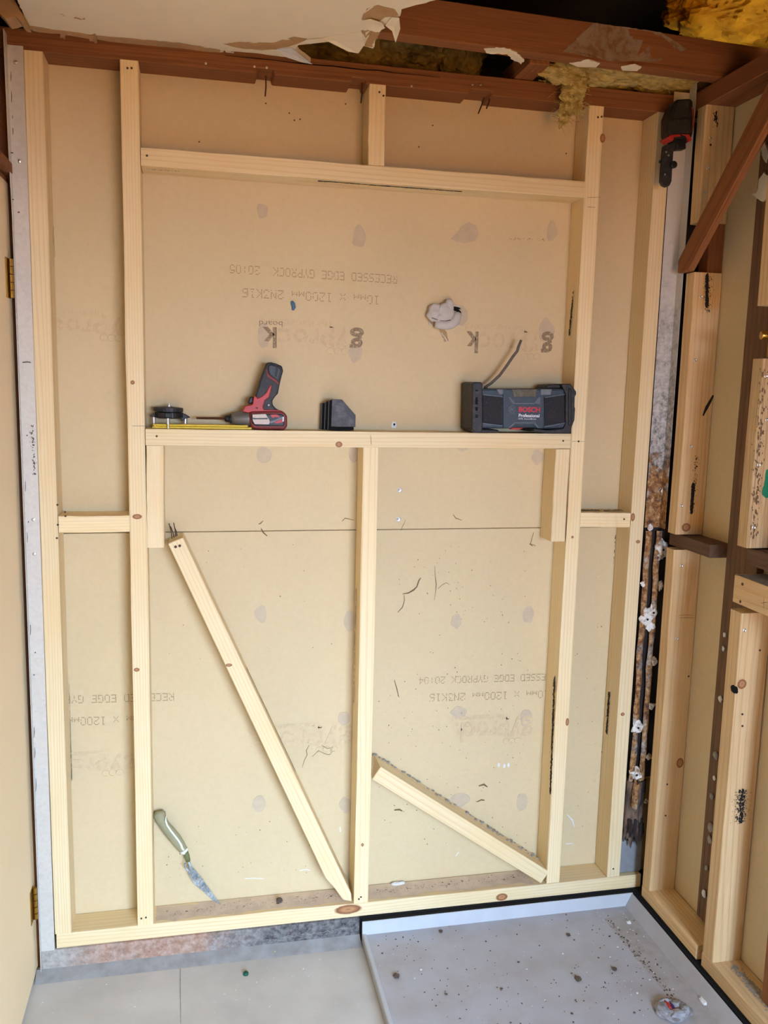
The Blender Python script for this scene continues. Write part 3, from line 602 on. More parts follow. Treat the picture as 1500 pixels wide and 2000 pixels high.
# torn facing paper, loose flaps and crumbled edges of the ceiling board
MB().prism(jag([onZ(x, y, ZC - .0006) for x, y in ((436, 86), (470, 82), (530, 84), (575, 72), (600, 76), (580, 86), (540, 97), (480, 96))], .012, .002), (0, 0, .0005)).build('torn_paper', 'paper_tan', cl)
MB().prism(jag([onZ(x, y, ZC - .0006) for x, y in ((706, 38), (716, 18), (738, 10), (770, 18), (778, 30), (752, 34), (735, 46), (715, 44))], .012, .002), (0, 0, .0005)).build('torn_paper', 'paper_tan', cl)
MB().prism(jag([onZ(x, y, ZC - .0008) for x, y in ((705, 60), (730, 56), (742, 66), (733, 78), (728, 92), (712, 90), (714, 74))], .01, .002), (0, 0, .0006)).build('torn_paper', 'paper_tan', cl)
def flap(lst, mat, droop, th=.0012):
    ps = [onZ(x, y, ZC - .001) for x, y in lst]; n = len(ps)
    for k, p in enumerate(ps): p.z -= droop[k]
    c = sum(ps, Vector()) / n + Vector((0, 0, .004)); k = n
    MB().add(ps + [c] + [p + Vector((0, 0, th)) for p in ps] + [c + Vector((0, 0, th))], [(i, (i + 1) % n, n) for i in range(n)] + [((i + 1) % n + n + 1, i + n + 1, 2 * n + 1) for i in range(n)] + [(i, i + n + 1, (i + 1) % n + n + 1, (i + 1) % n) for i in range(n)]).build('paper_flap', mat, cl)
flap(((752, 50), (765, 32), (780, 32), (782, 46), (773, 66), (766, 52)), 'ceiling', (0, .002, .004, .012, .02, .01))
flap(((708, 40), (724, 34), (746, 40), (752, 48), (735, 58), (716, 56)), 'ceiling', (0, .004, .006, .008, .006, .002))
flap(((540, 96), (570, 92), (610, 121), (590, 118), (560, 110)), 'white', (0, .002, .006, .005, .003))
flap(((575, 88), (600, 76), (630, 74), (680, 94), (700, 98), (712, 84), (706, 62), (650, 70)), 'ceiling', (.001, .002, .002, .008, .008, .004, 0, 0))
flap(((172, 72), (186, 66), (190, 76), (180, 84)), 'paper_tan', (0, 0, .008, .01)); flap(((118, 66), (130, 62), (122, 84), (116, 86)), 'paper_tan', (0, 0, .014, .016))
mb = MB()
for k in range(60):
    t = R.random(); x = 62 + t * 545; y = 51 + (x - 57) * (68 / 550) + 2; c = onZ(x, y, ZC + .004) ; mb.blob(c, (R.uniform(.006, .018), .003, R.uniform(.003, .006)), 1, .4, 2, k)
tag(mb.build('crumbled_edge', 'board_core', cl), kind='stuff')
MB().prism(jag([onZ(x, y, ZC - .0012) for x, y in ((57, 51), (63, 60), (300, 92), (430, 104), (430, 98), (350, 84), (270, 77), (190, 70), (118, 60))], .015, .0015), (0, 0, .001)).build('torn_paper', 'paper_tan', cl)
lp = [onY(x, y, -.17) for x, y in ((-12, 0), (31, 0), (58, 50), (62, 64), (53, 62), (44, 52), (34, 55), (24, 57), (16, 50), (8, 40), (-10, 20))]
MB().prism(jag(lp, .012, .001), (-.006, -.05, .004)).build('torn_paper', 'paper_tan', cl)
tag(flecks(cl, onZ(120, 30, ZC - .0006), onZ(180, 40, ZC - .0006), .01, 8, .002, .005, 'paper_tan', 'scuff_marks', nrm=(0, 0, -1)), kind='stuff')

# insulation
def batt(name, label, parts, mat, fib, seed):
    t = thing(name, label, 'insulation', parts[0][0])
    for k, (c, r, sub, amp) in enumerate(parts): MB().blob(c, r, sub, amp, 2.2, seed + k, fine=.10, ffreq=9).build('wool', mat, t, smooth=False)
    mb = MB()
    for k in range(fib):
        c, r, _, _ = parts[k % len(parts)]; d = Vector((R.gauss(0, 1), R.gauss(-.3, 1), R.gauss(-.3, 1))).normalized(); p = Vector(c) + Vector((d.x * r[0], d.y * r[1], d.z * r[2])) * R.uniform(.9, 1.05)
        q = p + Vector((R.gauss(0, .02), R.gauss(0, .012), R.gauss(-.002, .012))); mb.tube([p, p.lerp(q, .5) + Vector((R.gauss(0, .004), 0, R.gauss(0, .004))), q], .0006, 3, cap=False)
    tag(mb.build('loose_fibres', mat, t), kind='stuff'); return t
batt('insulation_batt', 'dark dusty glasswool batt in the gap above the top plate', [((.40, .13, 2.68), (.20, .10, .11), 5, .3), ((.58, .13, 2.68), (.17, .10, .11), 5, .3), ((.74, .16, 2.69), (.10, .10, .11), 5, .3), ((.30, .20, 2.75), (.3, .1, .16), 4, .3)], 'glasswool_dark', 300, 3)
batt('insulation_batt', 'pale glasswool batt drooping over the top plate near the corner', [((1.10, -.07, 2.606), (.17, .10, .054), 5, .2), ((1.32, -.06, 2.612), (.17, .09, .050), 5, .2), (onY(1098, 142, -.135), (.062, .024, .026), 5, .5), (onY(1122, 168, -.128), (.034, .016, .036), 5, .6), (onY(1112, 196, -.122), (.022, .012, .032), 5, .7), (onY(1128, 205, -.122), (.012, .010, .022), 4, .7), (onY(1101, 224, -.118), (.014, .010, .026), 4, .8)], 'glasswool', 400, 9)
c = onY(1420, 20, .05)
batt('insulation_batt', 'bright yellow insulation batt bulging above the joist', [((c.x + .02, .05, c.z), (.20, .14, .085), 5, .25), ((c.x + .28, .05, c.z - .01), (.2, .14, .085), 5, .25)], 'yellow_wool', 120, 21)

# ------------------------------------------------------------------ steel angles in the two corners
def angle(name, label, x, sgn, z0, z1, wid, mat, dep=.03, top=None):
    t = thing(name, label, 'steel angle', (x, FY, z0))
    return t
sl = thing('steel_angle', 'grey galvanised steel angle between the cream door and leftmost stud', 'steel angle', (-.44, FY, 0), 'steel corner angles')
MB().box(-.4565, -.4195, FY - .002, FY, .004, 2.505).build('flange', 'galv', sl, bevel=.0006, seg=1)
MB().prism([(-.4585, FY, .004), (-.4585, FY - .010, .004), (-.4585, FY - .010, 2.10), (-.4585, FY - .026, 2.26), (-.4585, FY - .034, 2.53), (-.4585, FY, 2.53)], (.002, 0, 0)).build('flange', 'galv', sl, bevel=.0006, seg=1)
for x, y, x2 in ((11, 299, 26), (12, 390, 27), (27, 415, 38), (36, 708, 60), (44, 851, 53), (47, 1020, 55), (60, 1275, 69), (58, 1319, 66)):
    wire(sl, [onY(x + 8, y, FY - .004), onY((x + x2) / 2 + 5, y - 1, FY - .006), onY(x2, y, FY - .005)], .0011, 'nail', 'wire_nail')
for x, y in ((31, 122), (38, 315), (65, 1015), (67, 1082)): MB().lathe(onY(x, y, FY - .002), (0, -1, 0), [(0, .005), (.002, .0045), (.003, .001)], 10).build('screw', 'steel', sl)
for y0, y1 in ((140, 160), (178, 200), (225, 232), (250, 264), (940, 960), (1040, 1060), (1220, 1240), (1420, 1440), (1460, 1480), (1520, 1545)):
    x = 21 + (y0 - 140) * .0355
    scratch(sl, [onY(x, y0, FY - .0022), onY(x + .6, (y0 + y1) / 2, FY - .0022), onY(x, y1, FY - .0022)], .002, 'dirt', 'scratch')
flecks(sl, onY(62, 830, FY - .0022), onY(68, 930, FY - .0022), .006, 60, .0008, .002, 'dirt', 'scuffs')

cp = tag(timber('corner_post', 'old decayed dark corner post behind the steel angle', 'post', (1.412, -.045, .46), (0, 0, 1), (0, 1, 0), 2.02, .13, .072, 'old_dark'))
sr = thing('steel_angle', 'steel corner angle, clean above and rusting with white plaster lumps below', 'steel angle', (1.37, FY, .27), 'steel corner angles')
MB().box(1.340, 1.389, FY - .002, FY - .0005, 1.285, 2.556).build('flange', 'rusty', sr, bevel=.0006, seg=1)
MB().box(1.389, 1.3905, FY - .036, FY - .0005, 1.285, 2.575).build('flange', 'rusty', sr, bevel=.0006, seg=1)
def strip(xs, name):
    mb = MB(); vs = []; n = 0
    for k in range(46):
        z = 1.275 - k * (1.275 - .44) / 45; wob = noise.noise(Vector((xs * 10, 0, z * 9))) * .004; hw = .010 + .003 * noise.noise(Vector((xs * 31, z * 14, 3)))
        for q, (dx, dy) in enumerate(((-hw, 0), (-hw * .5, -.005), (hw * .5, -.005), (hw, 0))): vs.append((xs + wob + dx, FY - .004 + dy + .003 * noise.noise(Vector((dx * 80, z * 30, xs))), z))
        n += 1
    fs = [(i * 4 + j, i * 4 + j + 1, i * 4 + 5 + j, i * 4 + 4 + j) for i in range(n - 1) for j in range(3)]
    return mb.add(vs, fs).build(name, 'rusty', sr, smooth=True)
strip(1.3535, 'rust_flake_strip'); strip(1.389, 'rust_flake_strip')
for x, y, r in ((1293, 1072, .020), (1290, 1085, .014), (1256, 1141, .010), (1290, 1143, .011), (1262, 1208, .020), (1274, 1195, .018), (1270, 1222, .013), (1277, 1292, .010), (1272, 1379, .011), (1244, 1420, .021), (1267, 1478, .011), (1241, 1512, .023), (1262, 1565, .010), (1270, 1030, .008), (1296, 960, .009)):
    MB().blob(onY(x, y, FY - .006), (r * R.uniform(.65, 1.15), r * .35, r * R.uniform(.75, 1.4)), 4, .75, 1.5, x * .37, fine=.14, ffreq=3).build('plaster_lump', 'lump', sr, smooth=True)
    if r > .0175: disc(sr, 'screw_hole', onY(x + 3, y + 2, FY - .0085 - r * .33), (1, 0, 0), (0, 0, 1), .0035, .0035, 'hole')
rt = thing('rotten_stub', 'splintered rotten timber stub at foot of the rusty corner angle', 'timber', (1.37, -.08, .25))
mb = MB(); nx, nz = 22, 30; vs = []
for i in range(nz + 1):
    for k in range(nx + 1):
        u = k / nx; a = math.pi * u; zb = .262 + .035 * noise.noise(Vector((u * 9, 1, 2))) + .02 * noise.noise(Vector((u * 31, 4, 0))) - .018 * math.sin(a); z = .455 + (zb - .455) * i / nz
        rr = 1 + .35 * noise.fractal(Vector((u * 10, z * 9, 3)), 1, 2, 4); vs.append((1.374 - .034 * math.cos(a), FY + .004 - .022 * math.sin(a) * rr * (1 - .35 * i / nz), z))
mb.add(vs, [(i * (nx + 1) + k, i * (nx + 1) + k + 1, (i + 1) * (nx + 1) + k + 1, (i + 1) * (nx + 1) + k) for i in range(nz) for k in range(nx)])
o = mb.build('bark', plain('rotten_bark', (118, 96, 80), .95, scale=40, c2=(46, 36, 32), lo=.4, hi=.6, bump=1., stretch=(1, 1, .3), detail=8), rt); sol = o.modifiers.new('thick', 'SOLIDIFY'); sol.thickness = .006
mb = MB()
for k in range(16):
    x = 1.345 + .058 * R.random(); z0 = .252 + R.random() * .03; y = FY - .004 - R.random() * .012
    mb.tube([(x, y, z0 + .05), (x + R.gauss(0, .002), y - .002, z0 + .02), (x + R.gauss(0, .004), y, z0)], [.004, .0035, .0008], 5)
mb.build('splinters', 'old_dark', rt)
MB().blob((1.362, FY - .021, .41), (.012, .005, .05), 3, .5, 2, 7).build('rust_crust', 'rusty', rt, smooth=True)
tag(MB().box(1.3375, 1.42, -.075, -.003, .1245, .24).build('masonry_block', 'block', bevel=.003), 'blue-grey masonry block standing in the corner on the bottom plate', 'block')

# ------------------------------------------------------------------ framing on the corner wall
Y1a, Y1b = -.187, -.140
def rstud(z0, z1, label, ya=Y1a, yb=Y1b, mat='pine_warm', x0=XR, x1=1.4795, name='wall_stud', cat='stud', group='studs of the corner wall', **kw):
    return timber(name, label, cat, ((x0 + x1) / 2, (ya + yb) / 2, z0), (0, 0, 1), (0, 1, 0), z1 - z0, x1 - x0, yb - ya, mat, group, r=.004, **kw)
f1t = rstud(2.181, ZT, 'short pine stud piece at the top, crossed by the dark brace')
f1m = rstud(1.279, 2.043, 'pine stud piece with two black mould streaks, above the dusty nogging')
f1l = rstud(ZP1, 1.232, 'long pine stud piece below the dusty nogging, beside the rusty angle')
Y2a, Y2b = -.531, -.486
f2t = rstud(1.923, ZT, 'pine stud piece at upper right edge, above the brass pipe', Y2a, Y2b)
f2m = rstud(1.303, 1.790, 'rough-sawn pine stud piece with a green crayon mark', Y2a, Y2b, 'pine_rough')
f2l = rstud(ZP1, 1.130, 'long pine stud piece with a large knot hole and black mould cluster', Y2a - .006, Y2b, 'pine_warm')
ng = timber('nogging', 'new pine nogging with a pencilled cross, level between two stud pieces', 'nogging', ((XR + 1.4795) / 2, -.490, 1.187), (0, -1, 0), (1, 0, 0), .42, .075, 1.4795 - XR, 'pine_warm', 'noggings of the corner wall')
ngo = timber('nogging', 'dusty old dark nogging between two stud pieces beside the corner', 'nogging', (1.443, -.125, 1.2555), (0, -1, 0), (1, 0, 0), .214, .038, .070, 'old_dirty', 'noggings of the corner wall')
ngo2 = timber('nogging', 'old brown nogging at right edge under the rough-sawn stud piece', 'nogging', (1.446, -.50, 1.276), (0, -1, 0), (1, 0, 0), .4, .045, .066, 'old_dirty', 'noggings of the corner wall')
for o, z, x0, x1, y0, y1 in ((ngo, 1.2748, 1.408, 1.478, -.34, -.13), (ng, 1.2248, 1.392, 1.478, -.9, -.495)):
    mb = MB(); ns = 24
    vs = [(x0 + (x1 - x0) * j / 6, y0 + (y1 - y0) * i / ns, z + .0012 * noise.noise(Vector((i * .6, j * .7, z)))) for i in range(ns + 1) for j in range(7)]
    mb.add(vs, [(i * 7 + j, i * 7 + j + 1, (i + 1) * 7 + j + 1, (i + 1) * 7 + j) for i in range(ns) for j in range(6)]); tag(mb.build('settled_dust', 'grey_glue', o), kind='stuff')
b1 = timber('bottom_plate', 'short pine bottom plate of the corner wall nearest the corner, its cut end rounded off', 'plate', ((XR + 1.4795) / 2, -.142, (ZP0 + ZP1) / 2), (0, -1, 0), (1, 0, 0), .316, ZP1 - ZP0, 1.4795 - XR, 'pine_warm', 'bottom plates of the corner wall', r=.006)
b2 = timber('bottom_plate', 'pine bottom plate at lower right edge, grey dust on its top', 'plate', ((XR + 1.4795) / 2, -.486, (ZP0 + ZP1) / 2), (0, -1, 0), (1, 0, 0), .86, ZP1 - ZP0, 1.4795 - XR, 'pine_warm', 'bottom plates of the corner wall', r=.004)
flecks(b2, (1.44, -.56, ZP1 + .0005), (1.44, -.75, ZP1 + .0005), .02, 260, .001, .005, 'grey_glue', 'settled_dust', nrm=(0, 0, 1))
os1 = timber('old_stud', 'old red-brown stud showing behind the dark brace by the corner', 'stud', (1.455, -.155, 1.29), (0, 0, 1), (0, 1, 0), 1.2, .048, .05, 'old', 'old studs of the corner wall')
q_ = onZ(1489, 1952, ZP1)
os3 = timber('old_stud', 'old red-brown stud standing on the plate at lower right edge', 'stud', (q_.x + .0185, q_.y - .02, ZP1 + .0005), (0, 0, 1), (0, 1, 0), ZT - ZP1 - .002, .045, .04, 'old', 'old studs of the corner wall')
os2 = timber('old_stud', 'old dark stud caked with plaster crumbs, half hidden behind pine stud pieces', 'stud', (1.468, -.415, .14), (0, 0, 1), (0, 1, 0), 2.355, .022, .14, 'old_dirty', 'old studs of the corner wall')
bpts = [(1.368, -.1285, 2.045), (1.368, -.186, 2.045), (1.368, -.628, 2.497), (1.368, -.525, 2.497), (1.368, -.1285, 2.082)]
br = MB().prism(bpts, (.0205, 0, 0)).build('diagonal_brace', 'old', bevel=.002, seg=1, frame=frame((1.378, -.14, 2.05), (0, -.442, .452), (1, 0, 0)))
tag(br, 'dark red-brown diagonal brace let into the wall near the ceiling', 'brace')
blk = timber('old_nogging', 'old red-brown nogging behind the brass pipe end', 'nogging', (1.467, -.494, 1.86), (0, -1, 0), (1, 0, 0), .35, .13, .022, 'old')
for o, Y, lst in ((f1t, Y1a, ((1388, 268), (1382, 328), (1377, 376))), (f1m, Y1a, ((1369, 580), (1358, 703), (1349.5, 872), (1331, 988))), (f1l, Y1a, ((1331, 1105), (1322, 1247))), (f2m, Y2a, ((1496, 735), (1498, 820), (1482, 908), (1472, 1030))), (f2l, Y2a - .006, ((1454, 1231),))):
    for x, y in lst: screw(o, onY(x, y, Y - .0003))
for o, Y, lst in ((f1t, Y1a, ((1388, 283),)), (f1l, Y1a, ((1345, 1321), (1300, 1593), (1303, 1532))), (f2l, Y2a - .006, ((1484, 1270), (1450, 1395), (1450, 1418))), (b2, Y2a, ())):
    for x, y in lst: nail_head(o, onY(x, y, Y - .0004), r=.003)
yy = Y1a - .0006
flecks(f1m, onY(1381, 536, yy), onY(1380, 597, yy), .0035, 300, .002, .005, 'black_stain', stretch=2)
flecks(f1m, onY(1384, 540, yy), onY(1382, 612, yy), .016, 130, .0006, .0018, 'black_stain')
flecks(f1m, onY(1354, 946, yy), onY(1350, 1003, yy), .0045, 260, .002, .0045, 'black_stain', stretch=2)
flecks(f1m, onY(1360, 890, yy), onY(1354, 1000, yy), .014, 90, .0006, .0018, 'black_stain')
flecks(f1t, onY(1398, 218, yy), onY(1398, 252, yy), .008, 40, .001, .003, 'black_stain', stretch=2)
scratch(f1m, [onY(1393, 772, yy), onY(1388, 782, yy), onY(1380, 796, yy), onY(1373, 812, yy)], .010, 'black_stain', 'bark_inclusion')
for a, b in ((1355, 1203), (1340, 1206)): pass
for k in range(2): scratch(f1l, [onY(1325, 1202 + k * 5, yy), onY(1340, 1201 + k * 5, yy), onY(1355, 1202 + k * 5, yy)], .0012, 'dirt', 'pencil_line')
knot(f1l, onY(1328, 1490, yy), (1, 0, 0), (0, 0, 1), .013, .018); knot(f1m, onY(1340, 1030, yy), (1, 0, 0), (0, 0, 1), .016, .014)
yy = Y2a - .0066
flecks(f2l, onY(1450, 1542, yy), onY(1446, 1608, yy), .014, 110, .001, .0038, 'black_stain'); flecks(f2l, onY(1449, 1545, yy), onY(1446, 1605, yy), .030, 220, .0006, .0018, 'black_stain')
knot(f2l, onY(1449, 1336, yy), (1, 0, 0), (0, 0, 1), .015, .015)
MB().blob(onX(1434, 1346, XR - .001), (.004, .016, .010), 3, .4, 2, 5).build('knot_hole', 'hole', f2l, smooth=True)
scratch(f2l, [onX(1429, 1352, XR), onX(1430, 1368, XR), onX(1428, 1388, XR)], .005, 'crack', 'check', nrm=(-1, 0, 0))
MB().prism(jag([onY(x, y, Y2a - .001) for x, y in ((1497, 918), (1494, 940), (1489, 958), (1489, 966), (1496, 973), (1503, 970), (1507, 940), (1506, 915))], .005, .0008), (0, .0008, 0)).build('green_mark', 'green', f2m)
flecks(f2m, onY(1492, 720, Y2a - .0005), onY(1472, 1050, Y2a - .0005), .016, 170, .001, .003, 'crack', 'saw_marks', stretch=3)
for c in (((1486, 1178), (1500, 1176)), ((1492, 1168), (1492, 1188))): scratch(ng, [onX(*c[0], XR - .0006), onX((c[0][0] + c[1][0]) / 2, (c[0][1] + c[1][1]) / 2, XR - .0006), onX(*c[1], XR - .0006)], .0014, 'dirt', 'pencil_cross', nrm=(-1, 0, 0))
for x, y in ((1450, 1141), (1446, 1175)): nail_head(ng, onX(x, y, XR - .0004), (-1, 0, 0), .004)
# plaster crumbs stuck on the old stud, scraps of old board
for x, y, r in ((1413, 1267, .006), (1407, 1365, .008), (1398, 1475, .010), (1390, 1555, .008), (1395, 1520, .006), (1388, 1617, .012), (1386, 1640, .010), (1380, 1695, .007), (1375, 1745, .009), (1415, 1240, .006)):
    MB().blob(onX(x, y, 1.452), (r * .5, r, r * 1.3), 2, .5, 2, x).build('plaster_lump', 'white' if x % 2 else 'grey_glue', os2, smooth=True)
for k, lst in enumerate((((1494, 276), (1499, 300), (1495, 318), (1489, 306), (1486, 290)), ((1492, 336), (1500, 345), (1498, 388), (1488, 394), (1468, 380), (1478, 376), (1482, 350)))):
    MB().prism(jag([onX(x, y, 1.448) for x, y in lst], .006, .0012), (.005, 0, 0)).build('board_scrap', 'ceiling', os2)
pc = onY(1486, 655, -.5); pipe = thing('brass_pipe', 'cut brass water pipe stub poking out at right edge', 'pipe', pc)
MB().lathe(pc, (1, -.25, .01), [(0, .0085), (0, .0105), (.002, .011), (.045, .011), (.045, .0085), (.004, .0085)], 20).build('tube', 'brass', pipe, smooth=True)
MB().lathe(pc + Vector((.004, -.001, 0)), (1, -.25, .01), [(0, .0084), (.001, .0084)], 16).build('bore', 'hole', pipe)
MB().box(pc.x + .02, pc.x + .045, -.56, -.50, pc.z - .055, pc.z - .012).build('bracket', 'brass', pipe, bevel=.004)

# ------------------------------------------------------------------ door in the side wall
dr = struct('door_1', 'cream painted door with brass hinges')
MB().box(-.51, -.472, -.88, -.062, .012, 2.185).build('leaf', 'door', dr, bevel=.003)
MB().box(-.508, -.4735, -.062, -.052, .012, 2.195).build('edge_strip', 'old', dr); MB().box(-.508, -.4735, -.88, -.052, 2.186, 2.196).build('edge_strip', 'old', dr)
MB().box(-.52, -.468, -.052, -.04, 0, 2.215).build('jamb', 'old', dr); MB().box(-.52, -.455, -.95, -.07, 2.202, 2.226).build('jamb', 'old', dr)
for y0, y1 in ((508, 585), (1727, 1790)):
    a = onX(27 if y0 < 900 else 71, y0, -.4625); b = onX(30 if y0 < 900 else 73, y1, -.4625); a.y = b.y = -.106
    hg = MB().box(-.4725, -.470, a.y - .03, a.y + .008, b.z, a.z).build('hinge', 'brass', dr)
    for k in range(5):
        z0 = b.z + (a.z - b.z) * k / 5; MB().lathe((-.4640, a.y, z0 + .001), (0, 0, 1), [(0, .0055), ((a.z - b.z) / 5 - .002, .0055)], 12).build('knuckle', 'brass', hg, smooth=False)

# ------------------------------------------------------------------ shower tray
ty = thing('shower_tray', 'grey shower tray with low upstands, dusted with crumbs', 'shower tray', (.93, -.6, .0))
X0, X1t, YB, YF = .474, 1.377, -.108, -1.30
ZTR, ZL = .032, .068
MB().box(X0, 1.352, YF, YB - .004, .004, ZTR).build('pan', 'tray', ty, bevel=.003)
MB().prism([(X0, YB, .004), (X0, YB, ZL + .005), (X0, YB - .0035, ZL + .005), (X0, YB - .008, ZTR), (X0, YB - .008, .004)], (X1t - X0, 0, 0)).build('upstand', 'tray_side', ty, bevel=.001, seg=1)
MB().prism([(X1t, YB, .004), (X1t, YB, ZL + .003), (X1t - .004, YB, ZL + .003), (1.350, YB, ZTR), (1.350, YB, .004)], (0, YF - YB, 0)).build('upstand', 'tray', ty, bevel=.001, seg=1)
MB().prism([(X0, YB, ZTR), (X0 + .012, YB, ZTR), (X0 + .012, YB, ZTR + .003), (X0 + .003, YB, ZTR + .004), (X0, YB, ZTR + .002)], (0, YF - YB, 0)).build('rim', 'tray_side', ty)
# grime ridge and crumbs
a, b = Vector((1.318, YB - .03, ZTR)), Vector((1.25, -.72, ZTR))
a, b = onZ(1187, 1795, ZTR), onZ(1345, 1985, ZTR)
mb = MB()
for k in range(110):
    t = R.random(); mb.blob(a.lerp(b, t) + Vector((R.gauss(0, .006), 0, .0006)), (R.uniform(.001, .004), R.uniform(.001, .005), R.uniform(.0005, .0014)), 1, .4, 2, k)
tag(mb.build('grime_ridge', 'dirt', ty), kind='stuff')
q0, q1, q2, q3 = onZ(1180, 1796, ZTR + .0003), onZ(1226, 1780, ZTR + .0003), onZ(1432, 2010, ZTR + .0003), onZ(1358, 2010, ZTR + .0003)
MB().prism(jagz([q0, q1, q2, q3], .012, .003, ZTR + .0005), (0, 0, -.0003)).build('dust_film', plain('tray_dust', (176, 172, 168), .85, scale=22, c2=(166, 158, 150), lo=.4, hi=.65), ty)
MB().prism(jagz([onZ(x, y, ZTR + .0004) for x, y in ((1263, 1818), (1272, 1822), (1300, 1850), (1318, 1868), (1322, 1876), (1300, 1862), (1278, 1838))], .01, .002, ZTR + .0011), (0, 0, -.0006)).build('rust_stain', plain('rust_stain', (128, 104, 86), .8, scale=90), ty)
def crumbs(name, label, spots, n, mat, smin, smax, z):
    mb = MB()
    for _ in range(n):
        cx, cy, sx, sy = R.choice(spots); p = onZ(R.gauss(cx, sx), R.gauss(cy, sy), z)
        if z > .01 and (p.x < X0 + .02 or p.x > 1.345 or p.y > YB - .012): continue
        if z < .01 and (p.x > .45 or p.y > -.135 or p.x < -.44): continue
        r = R.uniform(smin, smax) * R.choice((1, 1, 1, 1.6)); mb.blob(p + Vector((0, 0, r * .75)), (r * R.uniform(.7, 1.7), r * R.uniform(.7, 1.5), r * .6), 1, .5, 2, _)
    return tag(mb.build(name, mat), label, 'debris', kind='stuff')
SP = [(900, 1880, 130, 60), (1150, 1850, 90, 70), (1230, 1900, 50, 60), (800, 1840, 70, 20), (1000, 1960, 150, 30)]
crumbs('debris', 'dark dirt crumbs scattered over the shower tray', SP, 260, 'dirt', .0006, .002, ZTR)
crumbs('debris', 'tiny white plaster crumbs scattered over the shower tray', [(1250, 1870, 40, 60), (1200, 1800, 40, 15), (1000, 1900, 150, 60)], 130, 'white', .0006, .0018, ZTR)
crumbs('debris', 'fine white specks on the grey floor', [(500, 1930, 130, 40), (250, 1950, 100, 30)], 60, 'white', .0007, .0017, 0.0)
for x, y, r, lab in ((1375, 1957, (.010, .016, .004), 'long white plaster chip near right side of the shower tray'), (1253, 1793, (.010, .006, .004), 'white plaster chip in far corner of the shower tray'), (1230, 1771, (.007, .004, .004), 'small white chip against far upstand of the tray'),
                     (1228, 1803, (.007, .007, .004), 'dusty grey crumb pile of plaster below the tray corner')):
    p = onZ(x, y, ZTR); tag(MB().blob(p + Vector((0, 0, r[2] * .7)), r, 3, .45, 1.8, x).build('plaster_chip', 'white', smooth=False), lab, 'plaster chip', 'plaster chips in the tray')
for x, y, r, lab in ((774, 1908, .009, 'brown dirt clod left of centre on the shower tray'), (1200, 1894, .007, 'elongated dark clod at centre right of the shower tray'), (1110, 1827, .006, 'dark clod in middle of the shower tray'), (1129, 1914, .009, 'flat brown flake on the shower tray'), (861, 1820, .006, 'dark clod below the far upstand of the tray')):
    p = onZ(x, y, ZTR); tag(MB().blob(p + Vector((0, 0, r * .4)), (r, r * 1.1, r * .5), 3, .5, 2, x, fine=.2).build('dirt_clod', 'dirt'), lab, 'dirt clod', 'dirt clods in the tray')
# stuffed waste hole
p = onZ(1313, 1976, ZTR)
dn = thing('waste_plug', 'crumpled grey plastic stuffed in the tray waste with a red and purple scrap', 'plug', p)
MB().blob(p + Vector((.002, 0, .006)), (.050, .040, .0062), 4, .25, 1.6, 2, fine=.12, ffreq=5).build('collar', 'plugcloth', dn, smooth=True)
for k, (dx, dy, rx, ry) in enumerate(((-.024, .006, .016, .024), (.020, .012, .020, .014), (.004, -.020, .026, .013), (.030, -.008, .014, .016), (-.008, .028, .020, .009))):
    MB().blob(p + Vector((dx, dy, .011)), (rx, ry, .008), 3, .5, 2.2, k, fine=.15, ffreq=4).build('crumpled_fold', 'plugcloth', dn, smooth=True)
MB().blob(p + Vector((-.010, .008, .016)), (.006, .017, .006), 2, .4, 2, 3).build('red_scrap', 'red', dn, smooth=True); MB().blob(p + Vector((.002, .004, .013)), (.003, .017, .005), 2, .4, 2, 8).build('purple_scrap', plain('purple', (82, 40, 110), .5), dn, smooth=True)
p = onZ(480, 1903, 0); cap = MB().lathe(p, (0, 0, 1), [(0, .008), (.005, .008), (.0075, .006), (.006, .002)], 16).build('bottle_cap', 'green', smooth=True); tag(cap, 'small dark green cap lying on the grey floor', 'cap')
cap.data.materials[0] = plain('dark_green', (14, 92, 72), .5)
p = onZ(539, 1865, 0); tag(MB().add([p + Vector(q) for q in ((-.008, 0, 0), (.007, -.004, 0), (.004, .006, 0), (-.004, .004, .014))], [(0, 1, 3), (1, 2, 3), (2, 0, 3), (0, 2, 1)]).build('foam_wedge', plain('yellow_foam', (196, 186, 112), .8), bevel=.001), 'tiny yellowish wedge on the floor by the kerb', 'wedge')
scratch(fl, [onZ(352, 1873, 0), onZ(352, 1930, 0), onZ(353, 2000, 0)], .0025, 'grey_glue', 'joint_line', nrm=(0, 0, 1), lift=.0006)
p = onY(770, 1700); 
for k, (x, y, r) in enumerate(((770, 1716, .012), (758, 1699, .007), (783, 1722, .008))):
    q = onZ(x, y, ZP1); q.y = max(-.085, min(q.y, -.012)); tag(MB().blob(q + Vector((0, 0, .003)), (r * 1.4, r * .8, .004), 2, .5, 2, k).build('plaster_flake', 'white'), ('largest white plaster flake on the bottom plate right of middle stud', 'smallest white plaster flake by foot of the board', 'grey-white plaster flake at right of the flake group on the plate')[k], 'plaster flake', 'plaster flakes on the bottom plate')
p = onZ(543, 1745, ZP1); p.y = -.04; tag(MB().blob(p + Vector((0, 0, .004)), (.010, .009, .006), 3, .5, 2, 2, fine=.2).build('dirt_clod', 'dirt'), 'dark dirt clod on the bottom plate under the leaning offcut', 'dirt clod')

# ------------------------------------------------------------------ things on the shelf rail
ZS = 1.5708
